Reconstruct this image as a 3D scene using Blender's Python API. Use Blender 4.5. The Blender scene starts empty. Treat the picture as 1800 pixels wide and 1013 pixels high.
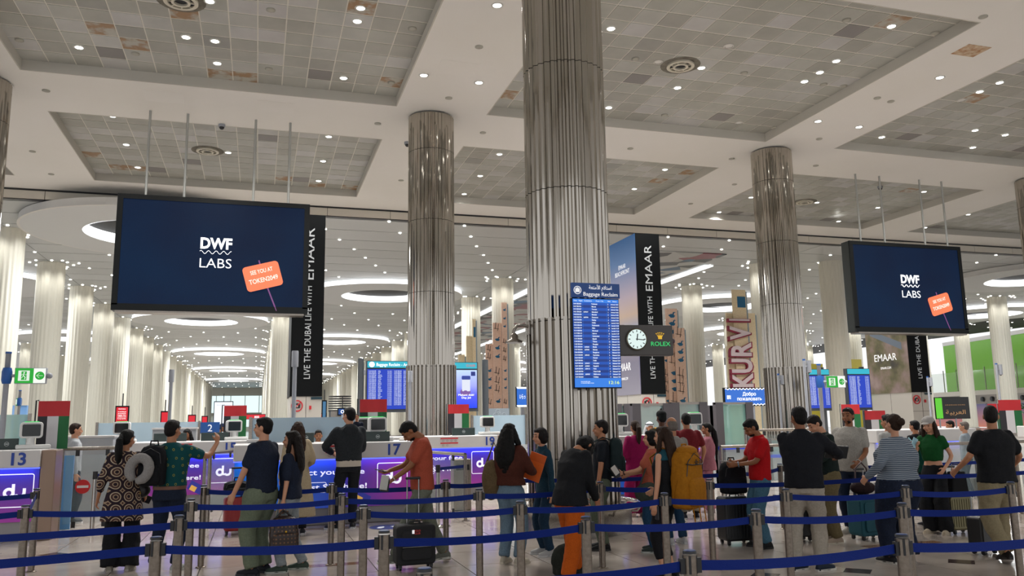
import bpy, math, random
from math import radians as R, sin, cos, pi
from mathutils import Vector as V, Matrix, Euler
random.seed(7)
sc = bpy.context.scene
col = sc.collection
# ------------------------------------------------------------------ camera
F = 1440.0; CX, CY = 900.0, 506.5; EYE = 1.68
Yc = V((452-CX, -(745-CY), -F)).normalized()
Zc = V((758-CX, -(-8500-CY), -F)).normalized()
Zc = (Zc - Yc*Zc.dot(Yc)).normalized()
Xc = Yc.cross(Zc)
M3 = Matrix((Xc, Yc, Zc))                     # camera axes -> world
cam_d = bpy.data.cameras.new('camera'); cam = bpy.data.objects.new('camera', cam_d)
col.objects.link(cam)
cam_d.sensor_width = 36; cam_d.lens = F/1800*36; cam_d.clip_end = 600; cam_d.clip_start = .05
cam.matrix_world = Matrix.Translation((0, 0, EYE)) @ M3.to_4x4()
sc.camera = cam
def at(px, py, **k):
    """world point that a pixel of the 1800x1013 photograph shows on a plane x=, y= or z="""
    d = M3 @ V((px-CX, -(py-CY), -F)); o = V((0, 0, EYE))
    a, v = next(iter(k.items())); i = 'xyz'.index(a)
    return o + d*((v-o[i])/d[i])
def proj(p):
    c = M3.transposed() @ (V(p)-V((0, 0, EYE)))
    if c.z > -.1: return (-9999, -9999)
    return (CX-F*c.x/c.z, CY+F*c.y/c.z)
# ------------------------------------------------------------------ world, exposure, render
w = bpy.data.worlds.new('world'); sc.world = w; w.use_nodes = True
w.node_tree.nodes['Background'].inputs[0].default_value = (.97, .98, 1.0, 1)
w.node_tree.nodes['Background'].inputs[1].default_value = 1.0
sc.view_settings.view_transform = 'Standard'; sc.view_settings.look = 'None'
sc.view_settings.exposure = 0.07; sc.view_settings.gamma = 1
sc.view_settings.use_curve_mapping = False
sc.cycles.use_denoising = True
sc.cycles.max_bounces = 6; sc.cycles.diffuse_bounces = 3; sc.cycles.glossy_bounces = 4
sc.cycles.transmission_bounces = 6; sc.cycles.transparent_max_bounces = 12
sc.cycles.sample_clamp_indirect = 3; sc.cycles.caustics_reflective = False; sc.cycles.caustics_refractive = False
# ------------------------------------------------------------------ materials
def lin(c):
    if isinstance(c, str): c = tuple(int(c[i:i+2], 16)/255 for i in (0, 2, 4))
    return tuple((x/12.92 if x <= .04045 else ((x+.055)/1.055)**2.4) for x in c)+(1,)
MC = {}
def mat(name, c='808080', rough=.5, metal=0, emit=None, es=1.0, noise=None, bump=None, spec=None, alpha=None, trans=None, rnd=None, fn=None, sample=True):
    """noise=(scale, other colour, amount)  bump=(scale, strength)  rnd=(other colour) per-object tint"""
    if name in MC: return MC[name]
    m = bpy.data.materials.new(name); m.use_nodes = True; MC[name] = m
    nt = m.node_tree; b = nt.nodes['Principled BSDF']
    b.inputs['Base Color'].default_value = lin(c)
    b.inputs['Roughness'].default_value = rough; b.inputs['Metallic'].default_value = metal
    if spec is not None: b.inputs['Specular IOR Level'].default_value = spec
    if alpha is not None: b.inputs['Alpha'].default_value = alpha
    if trans is not None: b.inputs['Transmission Weight'].default_value = trans
    if emit: b.inputs['Emission Color'].default_value = lin(emit); b.inputs['Emission Strength'].default_value = es
    if not sample: m.cycles.emission_sampling = 'NONE'
    tc = nt.nodes.new('ShaderNodeTexCoord')
    last = None
    if noise:
        n = nt.nodes.new('ShaderNodeTexNoise'); n.inputs['Scale'].default_value = noise[0]; n.inputs['Detail'].default_value = 4
        nt.links.new(tc.outputs['Object'], n.inputs['Vector'])
        r = nt.nodes.new('ShaderNodeValToRGB'); r.color_ramp.elements[0].position = .35; r.color_ramp.elements[1].position = .68
        r.color_ramp.elements[0].color = lin(c); r.color_ramp.elements[1].color = lin(noise[1])
        nt.links.new(n.outputs[0], r.inputs[0]); last = r.outputs[0]
    if rnd:
        oi = nt.nodes.new('ShaderNodeObjectInfo'); mx = nt.nodes.new('ShaderNodeMix'); mx.data_type = 'RGBA'
        if last: nt.links.new(last, mx.inputs[6])
        else: mx.inputs[6].default_value = lin(c)
        mx.inputs[7].default_value = lin(rnd); nt.links.new(oi.outputs['Random'], mx.inputs[0]); last = mx.outputs[2]
    if last: nt.links.new(last, b.inputs['Base Color'])
    if bump:
        n2 = nt.nodes.new('ShaderNodeTexNoise'); n2.inputs['Scale'].default_value = bump[0]; n2.inputs['Detail'].default_value = 3
        nt.links.new(tc.outputs['Object'], n2.inputs['Vector'])
        bp = nt.nodes.new('ShaderNodeBump'); bp.inputs['Strength'].default_value = bump[1]; bp.inputs['Distance'].default_value = .02
        nt.links.new(n2.outputs[0], bp.inputs['Height']); nt.links.new(bp.outputs[0], b.inputs['Normal'])
    if fn: fn(nt, b, tc)
    return m
def emis(name, c, es=1.0, sample=True): return mat(name, '101010', .4, emit=c, es=es, sample=sample)
def grad_fn(axis, stops, emit=0, lo=0, hi=1):
    """print whose colour changes along an object axis; emit adds a glow to it"""
    def f(nt, b, tc):
        s = nt.nodes.new('ShaderNodeSeparateXYZ'); nt.links.new(tc.outputs['Object'], s.inputs[0])
        mr = nt.nodes.new('ShaderNodeMapRange'); mr.inputs[1].default_value = lo; mr.inputs[2].default_value = hi
        nt.links.new(s.outputs[axis], mr.inputs[0])
        r = nt.nodes.new('ShaderNodeValToRGB'); nt.links.new(mr.outputs[0], r.inputs[0])
        els = r.color_ramp.elements
        els[0].position = stops[0][0]; els[0].color = lin(stops[0][1]); els[1].position = stops[-1][0]; els[1].color = lin(stops[-1][1])
        for p, c in stops[1:-1]: e = els.new(p); e.color = lin(c)
        nt.links.new(r.outputs[0], b.inputs['Base Color'])
        if emit: nt.links.new(r.outputs[0], b.inputs['Emission Color']); b.inputs['Emission Strength'].default_value = emit
    return f
# ------------------------------------------------------------------ objects
def tag(o, label=None, cat=None, group=None, kind=None):
    if label: o['label'] = label
    if cat: o['category'] = cat
    if group: o['group'] = group
    if kind: o['kind'] = kind
    return o
def thing(name, label, cat, loc=(0, 0, 0), rz=0, group=None):
    o = bpy.data.objects.new(name, None); col.objects.link(o); o.empty_display_size = .1
    o.location = loc; o.rotation_euler = (0, 0, rz)
    return tag(o, label, cat, group)
def structure(name, loc=(0, 0, 0), rz=0, label=None):
    o = bpy.data.objects.new(name, None); col.objects.link(o); o.location = loc; o.rotation_euler = (0, 0, rz)
    if label: o['label'] = label
    o['kind'] = 'structure'; return o
def link(name, me, parent=None, loc=None, rot=None):
    o = bpy.data.objects.new(name, me); col.objects.link(o)
    if parent is not None: o.parent = parent
    if loc is not None: o.location = loc
    if rot is not None: o.rotation_euler = rot
    return o
def dup(o, parent=None, loc=None, rz=None, label=None, group=None):
    c = o.copy(); col.objects.link(c)
    if parent is not None: c.parent = parent
    if loc is not None: c.location = loc
    if rz is not None: c.rotation_euler = (0, 0, rz)
    if label: c['label'] = label
    if group: c['group'] = group
    for ch in KIDS.get(o.name, []):
        d = dup(ch, c)
    return c
KIDS = {}
def note_kids(o):
    """remember the children of a prototype (bpy's .children scans the whole file)"""
    for p in [o]+list(o.children_recursive):
        KIDS[p.name] = [c for c in p.children]
class MB:
    def __init__(s): s.v = []; s.f = []; s.m = []; s.sm = []; s.mi = 0; s.T = Matrix.Identity(4)
    def add(s, vs, fs, smooth=False):
        k = len(s.v); s.v += [s.T @ V(p) for p in vs]
        for f in fs: s.f.append([i+k for i in f]); s.m.append(s.mi); s.sm.append(smooth)
        return s
    def box(s, x0, x1, y0, y1, z0, z1):
        return s.add([(x0, y0, z0), (x1, y0, z0), (x1, y1, z0), (x0, y1, z0), (x0, y0, z1), (x1, y0, z1), (x1, y1, z1), (x0, y1, z1)],
                     [(0, 3, 2, 1), (4, 5, 6, 7), (0, 1, 5, 4), (1, 2, 6, 5), (2, 3, 7, 6), (3, 0, 4, 7)])
    def rings(s, rs, cap=True, smooth=True, closed=False):
        n = len(rs[0]); vs = [p for r in rs for p in r]; fs = []
        for i in range(len(rs)-1+(1 if closed else 0)):
            a = i*n; b = ((i+1) % len(rs))*n
            for j in range(n): j2 = (j+1) % n; fs.append((a+j, a+j2, b+j2, b+j))
        s.add(vs, fs, smooth)
        if cap and not closed:
            s.add(rs[0], [tuple(range(n-1, -1, -1))]); s.add(rs[-1], [tuple(range(n))])
        return s
    def lathe(s, prof, n=16, c=(0, 0), smooth=True, cap=True):
        return s.rings([[(c[0]+r*cos(2*pi*j/n), c[1]+r*sin(2*pi*j/n), z) for j in range(n)] for r, z in prof], cap, smooth)
    def tube(s, pts, rad, n=8, closed=False, flat=None):
        pts = [V(p) for p in pts]; rs = []; L = len(pts)
        if not hasattr(rad, '__len__'): rad = [rad]*L
        up = None
        for i, p in enumerate(pts):
            if closed: d = pts[(i+1) % L]-pts[i-1]
            else: d = pts[min(i+1, L-1)]-pts[max(i-1, 0)]
            d = d.normalized() if d.length > 1e-9 else V((0, 0, 1))
            if up is None: up = V((0, 0, 1)) if abs(d.z) < .9 else V((0, 1, 0))
            a = d.cross(up)
            if a.length < 1e-4: a = d.cross(V((1, 0, 0)))
            a.normalize(); b = a.cross(d).normalized(); up = b
            r = rad[i]; rx, ry = (r if hasattr(r, '__len__') else (r, r if flat is None else r*flat))
            rs.append([p+a*(rx*cos(2*pi*j/n))+b*(ry*sin(2*pi*j/n)) for j in range(n)])
        return s.rings(rs, not closed, True, closed)
    def ell(s, c, r, n=12, m=8, rot=None):
        c = V(c); rs = []
        q = rot.to_matrix() if rot else None
        for i in range(m+1):
            t = max(.02, min(pi-.02, pi*i/m))
            ring = [V((r[0]*sin(t)*cos(2*pi*j/n), r[1]*sin(t)*sin(2*pi*j/n), -r[2]*cos(t))) for j in range(n)]
            if q: ring = [q @ p for p in ring]
            rs.append([c+p for p in ring])
        return s.rings(rs, True, True)
    def prism(s, poly, y0, y1):
        """poly in x,z extruded along y"""
        n = len(poly)
        return s.add([(x, y0, z) for x, z in poly]+[(x, y1, z) for x, z in poly],
                     [tuple(range(n)), tuple(range(2*n-1, n-1, -1))]+[(i, i+n, (i+1) % n+n, (i+1) % n) for i in range(n)])
    def mesh(s, name, mats):
        me = bpy.data.meshes.new(name); me.from_pydata([tuple(p) for p in s.v], [], s.f)
        for m in (mats if isinstance(mats, (list, tuple)) else [mats]): me.materials.append(m)
        me.polygons.foreach_set('material_index', s.m); me.polygons.foreach_set('use_smooth', s.sm); me.update()
        return me
    def build(s, name, mats, parent=None, loc=None, rot=None, bev=0, remesh=0, smooth=0, label=None, disp=None, dec=None):
        o = link(name, s.mesh(name, mats), parent, loc, rot)
        if remesh:
            r = o.modifiers.new('r', 'REMESH'); r.mode = 'VOXEL'; r.voxel_size = remesh; r.use_smooth_shade = True
            if smooth: q = o.modifiers.new('s', 'SMOOTH'); q.iterations = smooth; q.factor = .5
            if disp:
                d = o.modifiers.new('d', 'DISPLACE'); d.strength = disp[0]; d.texture = clouds(disp[1]); d.mid_level = .5; d.texture_coords = 'LOCAL'
            if dec: q = o.modifiers.new('c', 'DECIMATE'); q.ratio = dec
        if bev: b = o.modifiers.new('b', 'BEVEL'); b.width = bev; b.segments = 2; b.limit_method = 'ANGLE'
        if label: o['label'] = label
        return o
CL = {}
def clouds(size):
    if size not in CL:
        t = bpy.data.textures.new('clouds', 'CLOUDS'); t.noise_scale = size; CL[size] = t
    return CL[size]
def boxo(name, m, parent, x0, x1, y0, y1, z0, z1, bev=0, label=None):
    """box mesh whose own origin is its centre bottom"""
    c = ((x0+x1)/2, (y0+y1)/2, z0)
    return MB().box(x0-c[0], x1-c[0], y0-c[1], y1-c[1], 0, z1-z0).build(name, m, parent, loc=c, bev=bev, label=label)
def text(s, h, m, parent, loc, rot=(pi/2, 0, 0), align='CENTER', ext=.002, name='lettering', sx=1.0, w=None, bold=0, shear=0, space=1.0, res=3):
    """lettering standing upright and facing -Y of its parent; h = height of a capital"""
    c = bpy.data.curves.new('t', 'FONT'); c.body = s; c.size = h/.7; c.align_x = align; c.extrude = ext; c.resolution_u = res
    c.offset = bold*h; c.shear = shear; c.space_character = space
    o = bpy.data.objects.new('t', c); me = bpy.data.meshes.new_from_object(o); bpy.data.objects.remove(o)
    xs = [v.co.x for v in me.vertices]
    if w and xs: sx = w/max(1e-6, max(xs)-min(xs))
    if sx != 1: 
        for v in me.vertices: v.co.x *= sx
    me.materials.clear(); me.materials.append(m)
    return link(name, me, parent, loc, rot)
def rrect(x0, x1, z0, z1, r, n=5):
    p = []
    for cx, cz, a in ((x1-r, z1-r, 0), (x0+r, z1-r, pi/2), (x0+r, z0+r, pi), (x1-r, z0+r, 3*pi/2)):
        p += [(cx+r*cos(a+pi/2*i/n), cz+r*sin(a+pi/2*i/n)) for i in range(n+1)]
    return p[::-1]
def frame_rr(name, m, parent, x0, x1, z0, z1, r, t, y, d=.004):
    a = rrect(x0, x1, z0, z1, r); b = rrect(x0+t, x1-t, z0+t, z1-t, max(.001, r-t)); n = len(a); mb = MB()
    mb.add([(x, y, z) for x, z in a]+[(x, y, z) for x, z in b]+[(x, y+d, z) for x, z in a], [(i, (i+1) % n, n+(i+1) % n, n+i) for i in range(n)]+[(i, 2*n+i, 2*n+(i+1) % n, (i+1) % n) for i in range(n)])
    return mb.build(name, m, parent)
white = mat('painted_white', 'd9d4cb', .6, bump=(3, .02))
cream = mat('cream_panel', 'cfc8bb', .5)
black = mat('black_plastic', '15161a', .4)
dark_frame = mat('dark_frame', '090c0d', .4, spec=.2)
steel = mat('brushed_steel', '9a938b', .32, metal=1, noise=(60, '857e77', 1))
chrome = mat('polished_steel', 'b9b6b2', .1, metal=1)
grey_paint = mat('grey_pole_paint', '989ca4', .45)
blue_plastic = mat('blue_plastic', '14509a', .4)
lens = emis('lamp_lens', 'fffdf6', 14, sample=False)
small_lens = emis('small_lamp_lens', 'fffaf0', 9, sample=False)
cove = emis('cove_glow', 'fbfdff', 1.9)
cove_dim = None
white_ink = mat('white_ink', 'f2f2f4', .5, emit='f2f2f4', es=.5)
white_glow = emis('white_pixels', 'ffffff', 1.6)
red_ink = mat('red_ink', 'c8202c', .5)
blue_ink = mat('blue_ink', '1b3f9c', .5)
# ------------------------------------------------------------------ lamps
def spot(p, e, size=.12, ang=110, color=(1, .93, .84), d=(0, 0, -1), blend=.9):
    l = bpy.data.lights.new('lamp', 'SPOT'); l.energy = e; l.spot_size = R(ang); l.spot_blend = blend; l.shadow_soft_size = size; l.color = color
    o = bpy.data.objects.new('lamp_light', l); col.objects.link(o); o.location = p; o.rotation_euler = V(d).to_track_quat('-Z', 'Y').to_euler(); return o
def area(p, e, sx, sy=None, color=(1, .96, .9), d=(0, 0, -1), shape='RECTANGLE', spread=180):
    l = bpy.data.lights.new('lamp', 'AREA'); l.energy = e; l.shape = shape; l.size = sx; l.size_y = sy or sx; l.color = color; l.spread = R(spread)
    o = bpy.data.objects.new('lamp_light', l); col.objects.link(o); o.location = p; o.rotation_euler = V(d).to_track_quat('-Z', 'Y').to_euler(); return o
def child_light(o, parent): 
    o.parent = parent; return o
# ================================================================== SETTING
# floor: stone tiles, dark diamond inlays, grout
def stone(nt, b, tc):
    g = nt.nodes.new('ShaderNodeNewGeometry'); n = nt.nodes.new('ShaderNodeTexNoise'); n.inputs['Scale'].default_value = 1.3; n.inputs['Detail'].default_value = 6
    nt.links.new(g.outputs['Position'], n.inputs['Vector'])
    r = nt.nodes.new('ShaderNodeValToRGB'); r.color_ramp.elements[0].position = .3; r.color_ramp.elements[1].position = .75
    r.color_ramp.elements[0].color = lin('a19890'); r.color_ramp.elements[1].color = lin('bdb4ab')
    nt.links.new(n.outputs[0], r.inputs[0])
    oi = nt.nodes.new('ShaderNodeObjectInfo'); mx = nt.nodes.new('ShaderNodeMix'); mx.data_type = 'RGBA'; mx.blend_type = 'MULTIPLY'
    mr = nt.nodes.new('ShaderNodeMapRange'); mr.inputs[3].default_value = 0; mr.inputs[4].default_value = .7
    nt.links.new(oi.outputs['Random'], mr.inputs[0]); nt.links.new(mr.outputs[0], mx.inputs[0])
    nt.links.new(r.outputs[0], mx.inputs[6]); mx.inputs[7].default_value = lin('e2dcd6'); nt.links.new(mx.outputs[2], b.inputs['Base Color'])
m_stone = mat('polished_stone', '9a8c7e', .13, spec=.6, fn=stone)
m_inlay = mat('dark_stone_inlay', '3a2c28', .15, spec=.6)
m_brown = mat('brown_stone_band', '8a6a4e', .15, spec=.6, noise=(4, '6f5240', 1))
m_grout = mat('grout', '3c352f', .8)
fl = structure('floor')
MB().box(-32, 75, -6, 215, -.08, -.012).build('floor_slab', m_grout, fl)
T = .98; tile_me = MB().box(-T/2+.006, T/2-.006, -T/2+.006, T/2-.006, -.012, 0).mesh('tile', m_stone)
rest = MB(); nt_ = 0
for j in range(4, 19):
    for i in range(-8, 18):
        x = -.1+i*T; y = .4+j*T
        p = proj((x, y, 0))
        if -60 < p[0] < 1900 and 780 < p[1] < 1120 and nt_ < 300:
            link('tile', tile_me, fl, (x, y, 0)); nt_ += 1
        else: rest.box(x-T/2+.004, x+T/2-.004, y-T/2+.004, y+T/2-.004, -.012, 0)
for j in range(-4, 40):
    for i in range(-24, 40):
        if 4 <= j < 19 and -8 <= i < 18: continue
        x = -.1+i*T; y = .4+j*T
        rest.box(x-T/2+.004, x+T/2-.004, y-T/2+.004, y+T/2-.004, -.012, 0)
rest.box(-32, 75, .4+39.5*T, 215, -.012, 0)
rest.build('tile_field', m_stone, fl)['kind'] = 'stuff'
dm = MB().add([(-.19, 0, .0012), (0, -.19, .0012), (.19, 0, .0012), (0, .19, .0012)], [(0, 1, 2, 3)]).mesh('diamond_inlay', m_inlay)
for i in range(-2, 5):
    for j in range(0, 3):
        x = -.1+T/2+i*T*3; y = .4+T/2+(7+j*5)*T
        if j == 0 or i < 0: link('diamond_inlay', dm, fl, (x, y, .0006))
q = at(1690, 988, z=0); link('diamond_inlay', dm, fl, (q.x, q.y, .0009))
q = at(1345, 1012, z=0); link('diamond_inlay', dm, fl, (q.x, q.y, .0009))
for (a, b_) in (((58, 942), (150, 939)), ((512, 998), (640, 984)), ((1520, 962), (1665, 955)), ((520, 932), (640, 930))):
    p0 = at(*a, z=0); p1 = at(*b_, z=0)
    MB().box(p0.x, p1.x, p0.y-.09, p0.y+.09, 0, .0012).build('stone_band', m_brown, fl)
# blue round floor stickers in front of the counters
m_stick = mat('sticker_blue', '20356e', .4); m_stickw = mat('sticker_white', 'd9dde6', .4)
for k, (px, py, r) in enumerate(((682, 927, .3), (852, 871, .3))):
    p = at(px, py, z=0)
    st = thing('floor_sticker', ['round blue and white floor sticker between the baby man and the salmon shirt man', 'round blue and white floor sticker left of the woman with curly hair'][k], 'sticker', (p.x, p.y, .0012))
    MB().lathe([(r, 0), (r, .002)], 28).build('disc', m_stick, st)
    for sx in (-1, 1): MB().ell((sx*.12, -.02, .003), (.06, .13, .002), 14, 4, Euler((0, 0, sx*.4))).build('footprint', m_stickw, st)
# ------------------------------------------------ upper ceiling with coffers
ZC = 10.5; XC = [-25.1+11.95*k-.1 for k in range(0, 8)]
XCEN = [-25.1, -13.2, -1.22, 10.85, 22.95, 35.0, 47.0, 59.0]; HALF = 4.72
YR = [(2.6, 11.0), (13.6, 22.05), (24.9, 31.9)]
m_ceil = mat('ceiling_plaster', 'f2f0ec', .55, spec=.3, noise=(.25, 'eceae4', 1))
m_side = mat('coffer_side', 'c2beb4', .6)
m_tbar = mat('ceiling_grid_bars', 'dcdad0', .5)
def perf(nt, b, tc):
    oi = nt.nodes.new('ShaderNodeObjectInfo')
    r = nt.nodes.new('ShaderNodeValToRGB'); e = r.color_ramp.elements; r.color_ramp.interpolation = 'LINEAR'
    e[0].position = 0; e[0].color = lin('9b9b96'); e[1].position = 1; e[1].color = lin('c4c4c3')
    for p, c in ((.05, 'aaa9a1'), (.5, 'b2b3ab'), (.8, 'bcbdb8')): x = e.new(p); x.color = lin(c)
    nt.links.new(oi.outputs['Random'], r.inputs[0])
    g = nt.nodes.new('ShaderNodeNewGeometry'); n = nt.nodes.new('ShaderNodeTexNoise'); n.inputs['Scale'].default_value = 2.2; n.inputs['Detail'].default_value = 5
    nt.links.new(g.outputs['Position'], n.inputs['Vector'])
    mx = nt.nodes.new('ShaderNodeMix'); mx.data_type = 'RGBA'; mx.blend_type = 'MULTIPLY'; mx.inputs[0].default_value = .3
    nt.links.new(r.outputs[0], mx.inputs[6]); nt.links.new(n.outputs[0], mx.inputs[7]); nt.links.new(mx.outputs[2], b.inputs['Base Color'])
m_perf = mat('perforated_tile', '92938a', .45, metal=.15, fn=perf)
m_perf_dark = mat('dark_perforated_tile', '7d7a78', .5)
def rust(nt, b, tc):
    n = nt.nodes.new('ShaderNodeTexNoise'); n.inputs['Scale'].default_value = 3.2; n.inputs['Detail'].default_value = 6
    g = nt.nodes.new('ShaderNodeNewGeometry'); nt.links.new(g.outputs['Position'], n.inputs['Vector'])
    r = nt.nodes.new('ShaderNodeValToRGB'); e = r.color_ramp.elements; e[0].position = .4; e[0].color = lin('aeada4'); e[1].position = .56; e[1].color = lin('917252')
    nt.links.new(n.outputs[0], r.inputs[0]); nt.links.new(r.outputs[0], b.inputs['Base Color'])
m_rust = mat('rust_stained_tile', '8d8c83', .5, fn=rust)
ce = structure('ceiling')
slab = MB(); ys = [-6]+[v for a in YR for v in a]+[33.7]
for k in range(0, len(ys), 2): slab.box(-32, 75, ys[k], ys[k+1], ZC, ZC+.3)
for a, b_ in YR:
    xs = [-32]+[v for c in XCEN for v in (c-HALF, c+HALF)]+[75]
    for k in range(0, len(xs), 2): slab.box(xs[k], xs[k+1], a, b_, ZC, ZC+.3)
slab.build('ceiling_slab', m_ceil, ce)
TX = 15
tmes = {}
def tile_mesh(w_, d_, m):
    k = (round(w_, 4), round(d_, 4), m.name)
    if k not in tmes: tmes[k] = MB().box(-w_/2, w_/2, -d_/2, d_/2, -.008, 0).mesh('ceiling_tile', m)
    return tmes[k]
rust_px = [(172, 46), (215, 67), (232, 70), (445, 138), (350, 25), (395, 136), (690, 148), (172, 276), (205, 290), (243, 300), (490, 312), (548, 328), (620, 331), (1226, 300), (1165, 317), (1575, 43), (1708, 180), (1220, 304), (1595, 336), (1715, 176), (650, 8), (888, 167), (345, 158)]
dark_px = [(188, 85), (562, 131), (345, 285), (274, 296), (340, 284), (1495, 62), (1268, 211), (1578, 243), (1288, 375), (1452, 388), (480, 248), (1110, 145), (530, 315), (1785, 266), (1385, 292), (1145, 392), (1640, 400)]
rp = [at(*p, z=ZC+.28) for p in rust_px]; dp = [at(*p, z=ZC+.28) for p in dark_px]
nco = 0
for iy, (a, b_) in enumerate(YR):
    for c in XCEN:
        vis = [proj((c+sx*HALF, yy, ZC)) for sx in (-1, 0, 1) for yy in (a, (a+b_)/2, b_)]
        if not any(-500 < p[0] < 2300 and -400 < p[1] < 900 for p in vis) or iy == 0:
            if iy == 0 or True:
                MB().box(c-HALF-.1, c+HALF+.1, a-.1, b_+.1, ZC+.3, ZC+.36).build('coffer_back', m_tbar, ce)
            continue
        nco += 1
        co = structure('trim_%d' % nco, (c, (a+b_)/2, ZC))
        L = (b_-a)/2; H = .28
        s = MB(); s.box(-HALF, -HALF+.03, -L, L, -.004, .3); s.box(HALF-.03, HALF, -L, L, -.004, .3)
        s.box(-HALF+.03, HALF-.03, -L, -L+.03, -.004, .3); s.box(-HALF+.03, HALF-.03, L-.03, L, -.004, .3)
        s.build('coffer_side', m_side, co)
        MB().box(-HALF, HALF, -L, L, H, H+.05).build('grid_bars', m_tbar, co)
        NY = 13 if iy == 1 else 11; dx = 2*HALF/TX; dy = 2*L/NY
        for j in range(NY):
            for i in range(TX):
                x = -HALF+(i+.5)*dx; y = -L+(j+.5)*dy
                p = proj((c+x, (a+b_)/2+y, ZC+H))
                if not (-160 < p[0] < 1960 and -160 < p[1] < 800): continue
                W = V((c+x, (a+b_)/2+y, ZC+H)); m = m_perf
                for P in rp:
                    if abs(P.x-W.x) < dx/2 and abs(P.y-W.y) < dy/2: m = m_rust
                for P in dp:
                    if abs(P.x-W.x) < dx/2 and abs(P.y-W.y) < dy/2: m = m_perf_dark
                link('ceiling_tile', tile_mesh(dx-.03, dy-.05, m), co, (x, y, H-.0005))
# rust stain and hatches on flat ceiling
MB().box(-.35, .35, -.28, .28, -.006, 0).build('stained_hatch', mat('rust_patch', 'c8b79e', .6, noise=(7, '9a6a3c', 1)), ce, loc=at(1707, 89, z=ZC))
hm = MB().box(-.5, .5, -.4, .4, -.006, 0).mesh('access_hatch', m_ceil)
for p in ((288, 170), (485, 188), (805, 120), (350, 351)): link('access_hatch', hm, ce, at(*p, z=ZC))
# fascia band at the edge of the upper ceiling, with its panels
fa = structure('wall_front')
MB().box(-32, 75, 33.72, 33.95, 10.1, 10.8).build('fascia_back', black, fa)
pw = 2.6; pm = MB().box(-pw/2+.01, pw/2-.01, 0, .05, 10.13, 10.44).mesh('fascia_panel', cream)
for k in range(-5, 27): link('fascia_panel', pm, fa, (1.2+k*pw, 33.66, 0))
MB().box(-32, 75, 33.62, 33.72, 10.45, 10.5).build('shadow_gap', black, fa)
# ------------------------------------------------ lower plank ceiling of the arrivals hall
ZL = 10.1
lc = structure('ceiling.001')
m_plank = mat('ceiling_plank', 'bfc2c2', .4, spec=.4, rnd='b2b5b4')
m_gap = mat('ceiling_gap', '25231f', .7)
MB().box(-34, 75, 33.9, 215, ZL+.1, ZL+.2).build('ceiling_void', m_gap, lc)
COLX = [-35.0, -22.6, -10.5, 1.5, 14.0, 26.9, 39.6, 52.4, 65]
rings = []
for k in range(5):
    rings.append((-4.5, 37.5+32*k, .2)); rings.append((7.7, 53.2+32*k, 0)); rings.append((-16.6, 53.2+32*k, 0))
    rings.append((33.2, 53.9+32*k, 0)); rings.append((46, 38.5+32*k, 0)); rings.append((58.6, 54+32*k, 0))
rings = [r for r in rings if r[1] < 180]
# planks: cut where a ring opening is, so the recess is real
np_ = 0; stuffp = MB(); y = 34.0; lines = []
while y < 205:
    dy = 2.02 if y < 120 else 4.04
    lines.append(y)
    for i in range(len(COLX)-1):
        x0, x1 = COLX[i]+.02, COLX[i+1]-.02
        segs = [(x0, x1)]
        for (rx, ry, _) in rings:
            ym = y+dy/2; h = 2.75
            if abs(ym-ry) < h+.4:
                hw = math.sqrt(max(0, (h+.2)**2-(max(0, abs(ym-ry)-dy/2))**2))
                new = []
                for a, b_ in segs:
                    if b_ <= rx-hw or a >= rx+hw: new.append((a, b_))
                    else:
                        if a < rx-hw: new.append((a, rx-hw))
                        if b_ > rx+hw: new.append((rx+hw, b_))
                segs = new
        for a, b_ in segs:
            if b_-a < .05: continue
            cxm = (a+b_)/2; p = proj((cxm, y+dy/2, ZL))
            if np_ < 290 and -200 < p[0] < 2000 and y < 120:
                link('ceiling_plank', MB().box(-(b_-a)/2, (b_-a)/2, .035, dy-.035, 0, .06).mesh('ceiling_plank', m_plank), lc, (cxm, y, ZL)); np_ += 1
            else: stuffp.box(a, b_, y+.03, y+dy-.03, ZL, ZL+.06)
    y += dy
stuffp.build('far_planks', m_plank, lc)['kind'] = 'stuff'
m_recess = mat('recess_white', 'd6d4d0', .6)
m_disc = mat('sky_print_added_glow', 'cfd3d6', .5, noise=(1.5, 'a0937c', 1), emit='b8b4a8', es=.35)  # printed disc; added emission brightens it in place of cove light
def ring_band(mb, r0, r1, z0, z1, n=56):
    mb.rings([[(r*cos(2*pi*j/n), r*sin(2*pi*j/n), z) for j in range(n)] for r, z in ((r0, z0), (r1, z0), (r1, z1), (r0, z1))], False, False, True)
r_out = MB(); ring_band(r_out, 5.0, 5.06, -.3, -.02); r_out_me = r_out.mesh('outer_cove', cove)
r_sh = MB(); ring_band(r_sh, 5.0, 5.1, -.33, -.3); r_sh_me = r_sh.mesh('cove_lip', m_recess)
r_tr = MB(); ring_band(r_tr, 2.76, 5.0, -.33, -.28); r_tr_me = r_tr.mesh('trim_ring', mat('disc_soffit', 'c9cbcb', .45))
r_in = MB(); ring_band(r_in, 2.7, 2.76, -.32, .3); r_in_me = r_in.mesh('inner_cove', cove)
r_dk = MB(); r_dk.lathe([(2.72, .26), (2.72, .3)], 40); r_dk_me = r_dk.mesh('ceiling_disc', m_disc)
r_wall = MB(); ring_band(r_wall, 2.78, 2.9, -.3, .32); r_wall_me = r_wall.mesh('recess_wall', m_recess)
names = {(-4.5, 0): 'in the aisle behind the left screen', (7.7, 0): 'just left of the fluted mirror column'}
r_outd_me = r_out.mesh('unlit_rim', m_recess)
FAR = ['third', 'fourth', 'fourth', 'fifth']
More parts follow.
